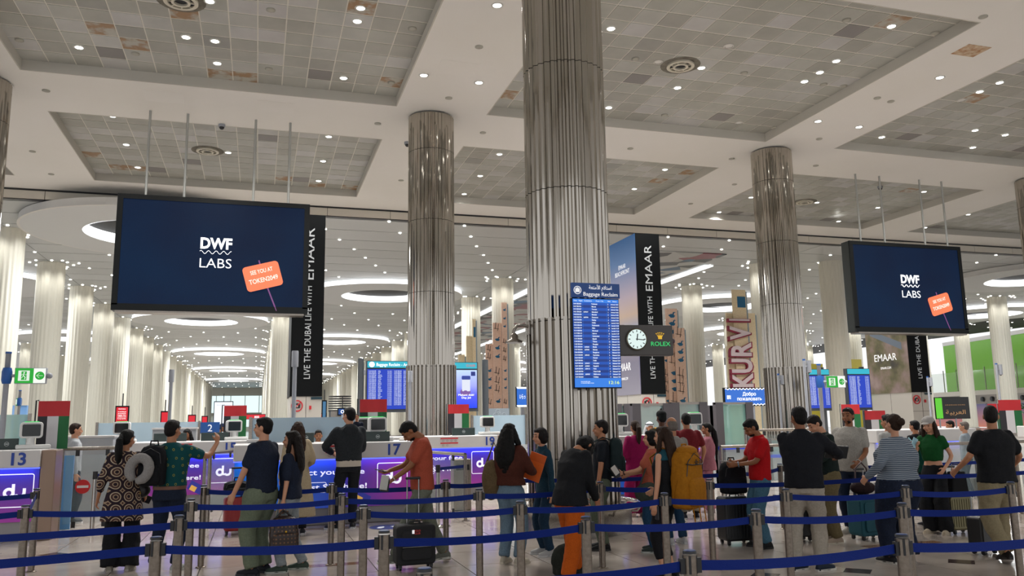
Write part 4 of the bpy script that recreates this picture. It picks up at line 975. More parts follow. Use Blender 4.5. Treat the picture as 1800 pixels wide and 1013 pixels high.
# tall glass booths right of centre
m_boothf = mat('booth_frame', '5b565a', .4, metal=.3); m_boothg = mk_glass('booth_glass', '9fbfc0', .5, .12); m_boothg2 = mk_glass('booth_glass_green', '8fc4b8', .65, .3)
def booth(px0, px1, py0, py1, Y, lab, g, post=(.09, .09)):
    a = at(px0, py1, y=Y); b_ = at(px1, py0, y=Y); W = b_.x-a.x; z0 = max(.3, a.z); z1 = b_.z
    t = thing('glass_booth', lab, 'glass booth', (a.x, Y, 0))
    MB().box(0, W, 0, .9, 0, z0).build('base', m_desk, t, bev=.01)
    for x in (0, W-.2): boxo('corner_post', m_boothf, t, x, x+.2, -.03, .12, 0, z1)
    MB().box(0, W, -.02, .08, z1-.05, z1).build('head_rail', steel, t)
    MB().box(.2, W-.2, .01, .03, z0, z1-.05).build('pane', g, t)
    if px0 > 1250: MB().box(0, W, -.03, .9, z0-.08, z0).build('blue_light_strip', emis('booth_blue', '1a3fd0', .8), t)
booth(1082, 1108, 710, 775, 19.5, 'narrow glass booth right of the biggest column', m_boothg)
booth(1113, 1179, 709, 780, 16.5, 'glass booth behind the woman in magenta', m_boothg)
booth(1183, 1242, 707, 800, 16.5, 'glass booth behind the man in the dark red shirt', m_boothg)
booth(1244, 1258, 713, 790, 19.5, 'narrow glass booth behind the woman in pink', m_boothg)
booth(1261, 1322, 707, 785, 17.7, 'green tinted glass booth between the woman in pink and the red shirt man', m_boothg2)
booth(1345, 1400, 770, 800, 19, 'low glass booth behind the red shirt man', m_boothg)
booth(1690, 1760, 762, 800, 20, 'low glass booth near the right edge', m_boothg)
# small grey printed mark on the cabinet
text('RECLAIM', .03, blue_ink, fl, (0, 0, -5)) if False else None
# ------------------------------------------------ distant things
def card(px0, px1, py0, py1, Y, m, name, lab, cat, d=.12, foot=True, rz=0):
    a = at(px0, py1, y=Y); b_ = at(px1, py0, y=Y); W = b_.x-a.x; H = b_.z-a.z
    t = thing(name, lab, cat, ((a.x+b_.x)/2, Y, 0), rz)
    MB().box(-W/2-.04, W/2+.04, .02, d, a.z-.05, b_.z+.05).build('frame', dark_frame, t)
    boxo('display', m, t, -W/2, W/2, -.0, .02, a.z, b_.z)
    MB().lathe([(.06, 0), (.06, a.z)], 8, (0, d/2)).build('post', grey_paint, t)
    if foot: MB().tube([(0, d/2, b_.z), (0, d/2, b_.z+.5)], .02, 6).build('top_stem', black, t)
    return t, W, H, a.z
m_redsc = emis('red_screen', 'd8182c', 1.0)
for px0, px1, py0, py1, Y, lab in ((203, 225, 716, 747, 33, 'largest red lettered screen on a post, behind the tunic woman'), (283, 296, 725, 749, 36, 'red lettered screen on a post left of the camera pole'), (331, 343, 731, 748, 44, 'small red screen on a post near the officer in blue'), (355, 364, 733, 749, 46, 'small red screen on a post right of its twin'), (571-7, 571+2, 728, 738, 40, 'tiny red and pink screen beside the left tower')):
    t, W, H, z0 = card(px0, px1, py0, py1, Y, m_redsc, 'red_screen', lab, 'information screen')
    if W > .3:
        text('Emirates', H*.07, white_glow, t, (0, -.01, z0+H*.87), w=W*.6)
        many(['we can help you', 'see us here for', 'baggage claim', 'services and', 'lost property'], H*.055, white_glow, t, -W*.36, z0+H*.72, -H*.1, 'body_lettering', W*.72)
t, W, H, z0 = card(375, 409, 707, 764, 52, emis('white_screen', 'e8eef4', 1.25), 'white_screen', 'tall bright white advertising screen behind the flag of counter 15', 'advertising screen')
text('discover the destinations', H*.03, blue_ink, t, (0, -.01, z0+H*.9), w=W*.75)
t, W, H, z0 = card(424, 466, 729, 737, 90, m_redsc, 'red_shop_sign', 'long red sign lettered 800 below the far windows', 'sign', foot=False)
text('800', H*.5, white_glow, t, (W*.15, -.01, z0+H*.2), w=W*.2)
t, W, H, z0 = card(567, 573, 706, 738, 36, emis('shop_screen', '4a7fa8', .8), 'narrow_screen', 'narrow colourful screen at the right side of the left tower', 'advertising screen')
t, W, H, z0 = card(595, 609, 719, 729, 34, emis('blue_small_screen', '1a4f9c', .8), 'blue_sign', 'small blue sign with a white ring behind the man carrying a baby', 'sign')
mb = MB(); mb.T = Matrix.Translation((0, -.01, z0+H/2)) @ Matrix.Rotation(pi/2, 4, 'X'); ring_band(mb, H*.2, H*.32, 0, .01, 16); mb.build('ring_mark', white_glow, t)
t = thing('number_sign', 'blue sign with a white 2 beside the officer in blue', 'sign', at(369, 757, y=19.5)+V((0, 0, .0))); 
MB().box(-.2, .2, 0, .03, 0, .24).build('plate', blue_plastic, t, loc=(0, 0, -.06)); text('2', .15, white_ink, t, (0, -.005, -.02)); MB().lathe([(.02, -.4), (.02, -.06)], 8).build('stem', steel, t)
# blue ad walls at far left
m_adw = mat('blue_ad', '3a78b0', .4, fn=grad_fn(2, [(0, 'a8c4d8'), (1, '2a68a8')], emit=.4, lo=0, hi=3.4))
for px0, px1, lab in ((12, 24, 'blue gradient advertising wall panel at far left'), (33, 48, 'second blue gradient advertising wall panel at far left')):
    a = at(px0, 744, y=42); b_ = at(px1, 713, y=42); t = thing('wall_advert', lab, 'advertising panel', ((a.x+b_.x)/2, 42, 0)); W = b_.x-a.x
    MB().box(-W/2, W/2, 0, .2, 0, b_.z).build('panel', m_adw, t); MB().box(-W/2, W/2, -.05, .2, b_.z, b_.z+1.1).build('header', cream, t)
# wooden display boards with blue birds, around two hall columns
m_ply = mat('pink_plywood', 'f4d0ba', .6, noise=(9, 'eac4ac', 1)); m_pl2 = mat('pale_plywood', 'f2e0bc', .6, noise=(14, 'e4d0a8', 1)); m_bird = mat('bird_blue', '17648c', .5)
m_line = mat('line_brown', '5a4238', .6)
def bird(mb, x, z, s, y_=-.012):
    mb.add([(x-s*.75, y_, z+s*.1), (x-s*.2, y_, z-s*.45), (x+s*.5, y_, z-s*.4), (x+s*.8, y_, z), (x+s*.5, y_, z+s*.15), (x+s*.62, y_, z+s*.6), (x+s*1.0, y_, z+s*.62), (x+s*.6, y_, z+s*.8), (x+s*.3, y_, z+s*.62), (x+s*.2, y_, z+s*.3), (x-s*.1, y_, z+s*.35)], [(0, 1, 2, 3, 4, 5, 6, 7, 8, 9, 10)])
def board(px0, px1, py0, py1, Y, lab, m, birds=(), boats=(), blue=(), sc_=1):
    a = at(px0, py1, y=Y); b_ = at(px1, py0, y=Y); W = b_.x-a.x
    t = thing('display_board', lab, 'display board', (a.x, Y, 0))
    MB().box(0, W, 0, .07, 0, b_.z).build('board', m, t); MB().box(W, W+.08, .0, .07, 0, b_.z-.1).build('steel_edge', mat('edge_grey', '8fa0aa', .4), t)
    for py in birds: mb = MB(); bird(mb, W/2, at(px0, py, y=Y).z, W*.38); mb.build('bird_print', m_bird, t)
    for py in boats:
        mb = MB(); z = at(px0, py, y=Y).z; mb.tube([(W*.3, -.01, z-W*.3), (W*.35, -.01, z+W*.45)], .02, 4); mb.tube([(W*.1, -.01, z-W*.2), (W*.7, -.01, z-W*.3)], .015, 4); mb.tube([(W*.55, -.01, z-W*.5), (W*.7, -.01, z+W*.3)], .015, 4); mb.build('boat_drawing', m_line, t)
    for py in blue:
        z = at(px0, py, y=Y).z; boxo('blue_print', m_bird, t, W*.35, W*.95, -.012, 0, z-.3, z+.3)
    return t
board(855, 866, 605, 720, 46.2, 'shortest pink display board with blue birds, left of the biggest column', m_ply, (652, 667, 682), (612, 626, 706))
board(868, 881, 568, 720, 46.1, 'middle pink display board with blue birds, left of the biggest column', m_ply, (597, 612, 627, 706), (574, 652, 668, 683))
board(884, 891, 532, 720, 46.0, 'tallest pink display board with blue birds, left of the biggest column', m_ply, (545, 560, 574, 652, 667, 682), (600, 615, 630, 706))
board(1168, 1177, 625, 708, 46, 'shortest pink display board with blue birds, right of the clock sign', m_ply, (634, 705), (655, 668, 684))
board(1177, 1190, 543, 708, 45.9, 'tallest pink display board with blue birds, right of the clock sign', m_ply, (555, 569, 583, 656, 670, 684), (600, 616, 632, 700))
board(1191, 1203, 577, 708, 45.8, 'middle pink display board with blue birds, right of the clock sign', m_ply, (605, 619, 633, 705), (583, 655, 668, 683))
board(806, 817, 624, 640, 47, 'low pale wooden board behind the smartphone screen', m_pl2)
board(820, 830, 591, 640, 46.9, 'pale wooden board behind the smartphone screen', m_pl2, (), (), ())
board(831, 836, 561, 640, 46.8, 'tall narrow pale wooden board behind the smartphone screen', m_pl2, (), (), (584,))
Yb = 38.5
ba = [board(1284, 1297, 551, 690, Yb, 'pale wooden board carrying striped letters, leftmost of four', m_pl2), board(1297, 1310, 510, 690, Yb-.1, 'tallest pale wooden board carrying striped letters', m_pl2, blue=(531,)), board(1311, 1327, 551, 690, Yb, 'right pale wooden board carrying striped letters', m_pl2), board(1282, 1285, 609, 690, Yb+.1, 'narrow pale wooden board at the left of the striped letters', m_pl2, blue=(617,))]
m_str = mat('stripe_letter', 'd8c8cc', .5, fn=lambda nt, b, tc: None); m_strd = mat('stripe_letter_red', '8c1f3c', .5)
t = thing('letter_sign', 'big sideways red and white striped letters fixed across the wooden boards', 'sign', at(1305, 685, y=Yb-.19))
hL = at(1284, 600, y=Yb).x; hR = at(1327, 600, y=Yb).x; LW = (hR-hL)*.8
for k, (ch, py) in enumerate((('K', 672), ('U', 645), ('R', 618), ('V', 588), ('I', 565))):
    z = at(1305, py, y=Yb).z-t.location.z
    text(ch, LW*1.0, m_strd, t, (LW/2, 0, z), (pi/2, -pi/2, 0), ext=.08, bold=.1, name='letter_back', w=.7*LW if ch != 'I' else .16*LW)
    text(ch, LW*.98, m_str, t, (LW/2-.02, -.1, z+.03), (pi/2, -pi/2, 0), ext=.01, bold=.045, name='letter_face', w=.62*LW if ch != 'I' else .08*LW)
# blue welcome signs
m_wb = emis('welcome_blue', '2f72d8', .9)
for px0, px1, py0, py1, s1, Y, lab in ((1276, 1346, 684, 712, 'Добро\nпожаловать', 26, 'blue wave edged welcome sign in white lettering left of the third mirror column'), (909, 925, 682, 714, 'いらっ', 40, 'blue welcome sign with foreign lettering at the left edge of the biggest column')):
    t, W, H, z0 = card(px0, px1, py0, py1, Y, m_wb, 'welcome_sign', lab, 'sign', foot=False)
    text(s1, H*.22, white_glow, t, (W*.08, -.01, z0+(H*.58 if '\n' in s1 else H*.4)), w=W*.6)
    for zz in (z0+H, z0): MB().tube([(-W/2+W*i/60, -.01, zz+H*.04*sin(i*1.25)) for i in range(61)], H*.025, 4).build('wave_edge', white_glow, t)
    MB().lathe([(.06, 0), (.06, z0)], 8, (W*.2, .1)).build('post', grey_paint, t)
    if W > 1.5: text('IBRI', H*.25, white_glow, t, (-W*.42, -.01, z0+H*.36), w=W*.09)
boothc = at(850, 750, y=30); b2 = at(895, 718, y=30)
t = thing('ringed_glass_box', 'frosted glass box patterned with rings below the left pink boards', 'glass box', (boothc.x, 30, 0)); W = b2.x-boothc.x
MB().box(0, W, 0, .1, 0, b2.z).build('pane', mat('frost_solid', '8d9aa6', .4), t)
mb = MB(); rr = random.Random(5)
for k in range(12):
    mb.T = Matrix.Translation((.1+rr.random()*(W-.2), -.005, b2.z-.1-rr.random()*.7)) @ Matrix.Rotation(pi/2, 4, 'X'); r0 = .06+.08*rr.random(); ring_band(mb, r0, r0+.015, 0, .004, 16)
mb.build('ring_pattern', mat('ring_pale', 'b9c6cf', .4), t)
# green and yellow glass walls, shops at far right
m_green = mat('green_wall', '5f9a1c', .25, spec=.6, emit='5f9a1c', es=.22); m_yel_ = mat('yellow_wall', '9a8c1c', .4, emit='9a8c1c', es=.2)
wr = structure('wall_right')
A = at(1640, 700, y=84); B = at(1860, 700, y=62); d = B-A; an = math.atan2(d.y, d.x); L = d.length
zt = at(1700, 597, y=78).z; zb = at(1700, 675, y=78).z
g = MB(); g.T = Matrix.Translation((A.x, A.y, 0)) @ Matrix.Rotation(an, 4, 'Z'); g.box(-1, L, 2.5, 2.7, zb-1, zt+.2); g.build('green_wall', m_green, wr)
g = MB(); g.T = Matrix.Translation((A.x, A.y, 0)) @ Matrix.Rotation(an, 4, 'Z'); g.box(-1, L, 2.45, 2.7, zt+.2, ZL); g.build('white_head', m_recess, wr)
g = MB(); g.T = Matrix.Translation((A.x, A.y, 0)) @ Matrix.Rotation(an, 4, 'Z'); g.box(-1, L, -.3, 2.5, 3.6, zb-.9); g.build('balcony_edge', cream, wr)
g = MB(); g.T = Matrix.Translation((A.x, A.y, 0)) @ Matrix.Rotation(an, 4, 'Z'); g.box(-1, L, -.28, -.2, 2.6, 3.6); g.build('steel_band', steel, wr)
g = MB(); g.T = Matrix.Translation((A.x, A.y, 0)) @ Matrix.Rotation(an, 4, 'Z'); g.box(-1, L, 0, .1, 0, 2.6); g.build('shop_wall', mat('shop_violet', '6d5f7c', .4, fn=grad_fn(2, [(0, 'b0644c'), (1, '5a5a80')], emit=.3, lo=0, hi=2.6)), wr)
ev = MB().lathe([(.28, 0), (.28, .12), (.16, .14)], 16)
for k in range(12): 
    p = Matrix.Translation((A.x, A.y, 0)) @ Matrix.Rotation(an, 4, 'Z') @ V((.4+k*1.75, -.3, 3.1)); o = link('round_vent', ev.mesh('round_vent', black) if k == 0 else wr_v, wr, p, (pi/2, 0, an)); wr_v = o.data
gp = MB().box(0, .08, -.04, .04, 0, 2.6).mesh('balcony_post', steel)
for k in range(9):
    p = Matrix.Translation((A.x, A.y, 0)) @ Matrix.Rotation(an, 4, 'Z') @ V((.4+k*2.8, -.2, zb-.9)); link('balcony_post', gp, wr, p, (0, 0, an))
g = MB(); g.T = Matrix.Translation((A.x, A.y, 0)) @ Matrix.Rotation(an, 4, 'Z'); g.box(-1, L, -.22, -.18, zb-.9, zb+1.4); g.build('balcony_glass', mk_glass('balcony_glass', 'b8d8a8', .2, .05), wr)
t, W, H, z0 = card(1656, 1702, 699, 736, 55, mat('shop_black', '141414', .5), 'shop_sign', 'black shop sign with gold lettering near the right edge', 'sign', foot=False)
m_goldl = emis('gold_letters', 'b98a5a', .9); text('\uFE94\uFEF4\uFE91\uFEAE\uFECC\uFEDF\uFE8D', H*.2, m_goldl, t, (0, -.02, z0+H*.2), w=W*.7); text('A R A B I A N  H O M E', H*.05, m_goldl, t, (0, -.02, z0+H*.62), w=W*.7)
t, W, H, z0 = card(1647, 1655, 700, 736, 54.5, emis('lime_panel', '5fd02a', .9), 'lime_sign', 'narrow lime green panel beside the black shop sign', 'sign', foot=False)
for px0, px1, py0, py1, Y, k in ( (1487, 1500, 632, 660, 60, 2), (1414, 1432, 640, 655, 60, 3)):
    a = at(px0-6, py1, y=Y); b_ = at(px1+14, py0, y=Y); MB().box(a.x, b_.x, Y, Y+.3, 0, b_.z).build('yellow_wall', m_yel_, wr)
# palm at right
def palm(px, py0, Y, lab, s=1.0):
    p = at(px, py0, y=Y); t = thing('potted_palm', lab, 'plant', (p.x, Y, 0)); h = p.z
    MB().lathe([(.3*s, 0), (.38*s, .6*s)], 16).build('pot', black, t); MB().tube([(0, 0, .5), (.03, 0, h*.5), (0, 0, h-.9*s)], [.09, .07, .06], 8).build('trunk', mat('bark', '4a3a28', .8), t)
    lf = MB(); r3 = random.Random(2)
    for k in range(13):
        a = k*2*pi/13+r3.random()*.4; L_ = s*(1.0+.3*r3.random()); c0 = V((0, 0, h-.9*s)); prev = None; pts = []
        for i in range(7): u = i/6; pts.append(c0+V((cos(a)*L_*u, sin(a)*L_*u, s*(.9*u-1.25*u*u)+.3*s*u)))
        f = MB()
        for i in range(1, 7):
            for sd in (-1, 1):
                q = pts[i]; tp = q+V((-sin(a)*sd*.28*s+cos(a)*.1, cos(a)*sd*.28*s+sin(a)*.1, -.12*s)); q2 = pts[i-1]+(q-pts[i-1])*.5
                f.add([q, tp, q2, q+V((0, 0, -.004))], [(0, 1, 2), (2, 1, 3)])
        f.tube(pts, .012*s, 4); f.build('frond', mat('palm_green', '1f4a2a', .6), t)
palm(1799, 683, 26.5, 'potted palm at the right edge beside the last mirror column', 1.0)
palm(1242, 697, 60, 'distant palm behind the pink display boards', 1.4)
# far end of the hall
we = structure('wall_far'); YE = 205
MB().box(-32, 75, YE, YE+.3, 0, ZL).build('end_wall', cream, we)
m_win = emis('end_window_light', 'cfe6ea', 1.3)
for k in range(-8, 6): MB().box(-4.5+k*3.2-1.5, -4.5+k*3.2+1.5, YE-.1, YE, 4.3, 8.2).build('window_pane', m_win, we)
MB().box(-20, 20, YE-1.5, YE, 3.6, 4.2).build('balcony', cream, we)
for k in range(-4, 5): MB().box(-4.5+k*2.2-.8, -4.5+k*2.2+.8, YE-1.6, YE-1.5, 1.0, 2.9).build('door_pane', m_win, we)
# round service cabinets with louvres behind the baby man
a = at(597, 735, y=36); t = thing('louvre_cabinet', 'round louvred steel cabinet behind the man carrying a baby', 'cabinet', (a.x, 36, 0)); MB().lathe([(.45, 0), (.45, 2.2)], 24).build('body', steel, t)
for k in range(7): MB().lathe([(.48, 2.15+k*.1), (.48, 2.19+k*.1)], 24).build('louvre', black, t)
# ------------------------------------------------ queue barriers
m_post = mat('barrier_post_steel', '877d72', .34, metal=.95, noise=(40, '776d63', 1)); m_belt = mat('blue_belt_webbing', '08226e', .6, spec=.15, bump=(150, .1))
m_belt_top = mat('post_cap_blue', '1d3f7c', .4)
GX = lambda i: -.62+1.475*i; GY = [4.2, 5.75, 7.3, 8.85, 10.35]
proto = thing('queue_barrier', 'x', 'queue barrier', (0, 0, -50))
MB().lathe([(.037, 0), (.037, .93)], 18).build('post', m_post, proto)
MB().lathe([(.06, 0), (.06, .006), (.04, .012)], 18).build('floor_flange', m_post, proto)
MB().lathe([(.0385, .94), (.0385, .952), (.036, .955)], 18).build('cap', black, proto)
MB().lathe([(.034, .955), (.03, .958)], 18).build('cap_top', m_belt_top, proto)
slot = MB().box(-.007, .007, -.003, .003, .835, .93).mesh('slot', black)
for a in (-.5, 1.07, 2.64, 4.21): link('slot', slot, proto, (.037*sin(a), -.037*cos(a), 0), (0, 0, a))
note_kids(proto)
clip_me = MB().box(-.014, .014, -.014, .014, .835, .915).mesh('belt_clip', black)
B = {}
rown = ['frontmost', 'second', 'third', 'fourth', 'fifth']
ox = ['first', 'second', 'third', 'fourth', 'fifth', 'sixth', 'seventh', 'eighth', 'ninth']
POSN = {(0, 2): (-.58, 7.35), (1, 2): (.92, 7.5), (2, 2): (2.28, 7.22), (3, 2): (3.79, 7.36), (4, 2): (5.05, 7.21), (5, 2): (6.32, 7.0), (6, 2): (7.53, 6.85), (0, 3): (-.6, 8.91), (1, 3): (.86, 8.82), (2, 3): (2.29, 8.7), (3, 3): (3.8, 8.96), (4, 3): (5.09, 8.74), (0, 4): (-.59, 10.81), (1, 4): (.89, 10.39), (2, 4): (2.27, 10.25), (0, 1): (-.61, 6.02), (1, 1): (.84, 5.71), (2, 1): (2.37, 5.88), (3, 1): (3.76, 5.77), (4, 1): (5.07, 5.67), (5, 1): (6.6, 5.6), (1, 0): (.82, 4.2), (2, 0): (2.29, 4.18), (3, 0): (3.76, 4.23), (-1, 3): (-2.06, 8.95)}
def barrier(i, j, x=None, y=None, lab=None):
    X, Y = POSN.get((i, j), (GX(i), GY[j])) if x is None else (x, y)
    t = dup(proto, None, (X, Y, 0), label=lab or 'steel belt barrier post, %s from the left in the %s queue row from the camera' % (ox[lay[j].index(i)-(1 if lay[j][0] < 0 and j != 3 else 0)] if lay[j].index(i) or j == 4 else 'outermost', rown[j]))
    t['category'] = 'queue barrier'
    B[(i, j)] = (t, X, Y); return t
def belt(k0, k1, z=.875, name='belt'):
    (t, x0, y0) = B[k0] if k0 in B else (None,)+k0; x1, y1 = (B[k1][1], B[k1][2]) if k1 in B else k1
    d = V((x1-x0, y1-y0, 0)); L = d.length; an = math.atan2(d.y, d.x)
    mb = MB(); n = 10; hh = .027
    rings_ = []
    for i in range(n+1):
        u = i/n; x = .04+(L-.08)*u; sag = -.028*4*u*(1-u); tw = .05*sin(pi*u)*(1 if int(abs(x0*7)) % 2 else -1)
        rings_.append([(x, -.0012+tw*.1, z-hh+sag), (x, .0012+tw*.1, z-hh+sag), (x, .0012-tw*.1, z+hh+sag), (x, -.0012-tw*.1, z+hh+sag)])
    mb.rings(rings_, True, False)
    mb.build(name, m_belt, t, (0, 0, 0), (0, 0, an))
    for xx in (.05, L-.05): link('belt_clip', clip_me, t, (xx*cos(an), xx*sin(an), 0), (0, 0, an))
rows = {0: (-1, 5), 1: (-1, 5), 2: (-1, 6), 3: (-2, 6), 4: (-2, 7)}
skip = {(1, 1) } 
lay = {0: [-1, 1, 2, 3, 4, 5], 1: [-2, 0, 1, 2, 3, 4, 5], 2: [-2, 0, 1, 2, 3, 4, 5, 6], 3: [-2, -1, 0, 1, 2, 3, 4], 4: [0, 1, 2]}
for j, l in lay.items():
    for i in l: barrier(i, j)
    for a, b_ in zip(l[:-1], l[1:]): belt((a, j), (b_, j))
    if j == 3: pass
barrier(-9, 4, -2.49, 11.27, 'steel belt barrier post in front of counter 13'); barrier(-10, 4, -4.1, 11.3, 'steel belt barrier post out of view at the left')
belt((-9, 4), (-10, 4)); belt((-9, 4), (-1, 3))
barrier(10, 4, 3.15, 10.75, 'steel belt barrier post beside the biggest column'); belt((2, 4), (10, 4))
barrier(11, 4, 6.5, 10.3, 'steel belt barrier post behind the black backpack on the suitcase')
barrier(12, 4, 7.6, 10.95, 'steel belt barrier post behind the pale shirted man'); barrier(13, 4, 12.2, 10.95, 'steel belt barrier post at the right behind the green top woman')
belt((11, 4), (12, 4)); belt((12, 4), (13, 4)); belt((10, 4), (11, 4)); belt((13, 4), (15.5, 10.9))
barrier(14, 3, 7.9, 8.85, 'steel belt barrier post between the two khaki trousered men'); barrier(15, 3, 10.6, 8.85, 'steel belt barrier post behind the small black suitcase')
belt((4, 3), (14, 3)); belt((14, 3), (15, 3)); belt((15, 3), (12.5, 8.85))
# disc based stanchions beyond
for k, (px, py, lab) in enumerate(((168, 829, 'polished barrier post on a round base behind the tunic woman'), (778, 815, 'polished barrier post on a round base right of the salmon shirted man'))):
    p = at(px, py, z=.97) if k == 0 else at(770, 926, z=0)
    t = thing('disc_barrier', lab, 'queue barrier', (p.x, p.y, 0))
    MB().lathe([(.034, 0), (.034, .97)], 16).build('post', chrome, t); MB().lathe([(.2, 0), (.2, .012), (.05, .03)], 28).build('round_base', chrome, t); MB().lathe([(.037, .85), (.037, .97)], 16).build('belt_head', black, t)
    d = (1.3, .15) if k == 0 else (.55, .5)
    an = math.atan2(d[1], d[0]); L = math.hypot(*d); g = MB(); g.T = Matrix.Rotation(an, 4, 'Z'); g.box(.03, L, -.0015, .0015, .88, .93); g.build('belt', m_belt, t)
bpy.data.objects.remove([o for o in [proto]][0]) if False else None
for o in [proto]+list(proto.children): bpy.data.objects.remove(o)
# ================================================================== PEOPLE
def cloth(name, c='555555', c2=None, sc_=60, rough=.85, fn=None): return MC['cloth_'+name] if 'cloth_'+name in MC else mat('cloth_'+name, c, rough, noise=(sc_, c2, 1) if c2 else None, bump=(180, .12), spec=.2, fn=fn)
def skin_m(k): return mat('skin_'+k, {'light': 'c08d70', 'tan': 'a87455', 'brown': '855538', 'dark': '543524'}[k], .5, spec=.35)
def hair_m(k):
    c = {'black': '070606', 'dark': '120c0a', 'brown': '2a1a10', 'grey': '6a625c'}[k]
    def f(nt, b, tc):
        w_ = nt.nodes.new('ShaderNodeTexNoise'); w_.inputs['Scale'].default_value = 40; mp = nt.nodes.new('ShaderNodeMapping'); mp.inputs['Scale'].default_value = (3, 3, .25)
        nt.links.new(tc.outputs['Object'], mp.inputs[0]); nt.links.new(mp.outputs[0], w_.inputs['Vector'])
        bp = nt.nodes.new('ShaderNodeBump'); bp.inputs['Strength'].default_value = .6; bp.inputs['Distance'].default_value = .02; nt.links.new(w_.outputs[0], bp.inputs['Height']); nt.links.new(bp.outputs[0], b.inputs['Normal'])
    return mat('hair_'+k, c, .6, spec=.2, fn=f)
def ik(a, t, l1, l2, pole):
    d = t-a; L = min(d.length, (l1+l2)*.998); dn = d.normalized(); t = a+dn*L
    x = (l1*l1-l2*l2+L*L)/(2*L); h = math.sqrt(max(0, l1*l1-x*x)); p = pole-dn*pole.dot(dn); p.normalize()
    return a+dn*x+p*h, t
def rot_about(p, c, m): return c+m @ (p-c)
MALE = [(.90, .172, .12), (.98, .165, .118), (1.08, .16, .115), (1.2, .172, .12), (1.31, .19, .12), (1.39, .188, .105), (1.445, .13, .08), (1.49, .062, .06)]
FEM = [(.90, .172, .122), (.98, .158, .112), (1.08, .132, .1), (1.2, .15, .118), (1.29, .158, .12), (1.37, .158, .095), (1.43, .11, .072), (1.485, .052, .052)]
def seg_ring(c, ax, ay, rx, ry, n=18, sq=.85):
    out = []
    for j in range(n):
        a = 2*pi*j/n; ca, sa = cos(a), sin(a); out.append(c+ax*(rx*math.copysign(abs(ca)**sq, ca))+ay*(ry*math.copysign(abs(sa)**sq, sa)))
    return out
def limb(mb, pts, rads, n=10, end=True):
    """smooth tapering limb through joints"""
    P = []; Rr = []
    for i in range(len(pts)-1):
        for k in range(4): u = k/4; P.append(pts[i].lerp(pts[i+1], u)); Rr.append(rads[i]+(rads[i+1]-rads[i])*u)
    P.append(pts[-1]); Rr.append(rads[-1])
    Q = [P[0]]+[P[i]*.5+(P[i-1]+P[i+1])*.25 for i in range(1, len(P)-1)]+[P[-1]]
    mb.tube(Q, Rr, n); mb.ell(P[0], (rads[0],)*3, n, 6)
    if end: mb.ell(P[-1], (rads[-1],)*3, n, 6)
def hand(mb, w_, d, n_, side, curl, s=1.0):
    d = d.normalized(); n_ = (n_-d*n_.dot(d)).normalized(); a = d.cross(n_)*side
    mb.rings([seg_ring(w_+d*t, a, n_, rx, ry, 10) for t, rx, ry in ((-.01, .026, .02), (.03, .034, .018), (.07, .041, .016), (.095, .039, .013))])
    for k, L in enumerate((.066, .075, .07, .054)):
        o = (.03-.02*k); b0 = w_+d*.088+a*o; ang = curl*(.75+.1*k); f1 = (d*cos(ang)+n_*sin(ang)+a*o*.9).normalized(); f2 = (d*cos(ang*2.1)+n_*sin(ang*2.1)).normalized()
        mid = b0+f1*L*.52; mb.tube([b0-d*.012, b0, mid, mid+f2*L*.3, mid+f2*L*.55], [.009, .0092, .0088, .008, .006], 7)
    t0 = w_+d*.03+a*.026; t1 = t0+(d*.6+a*.7+n_*.3).normalized()*.042; t2 = t1+(d*.9+a*.1+n_*(.3+curl*.4)).normalized()*.038
    mb.tube([t0, t1, t2], [.013, .011, .008], 7)
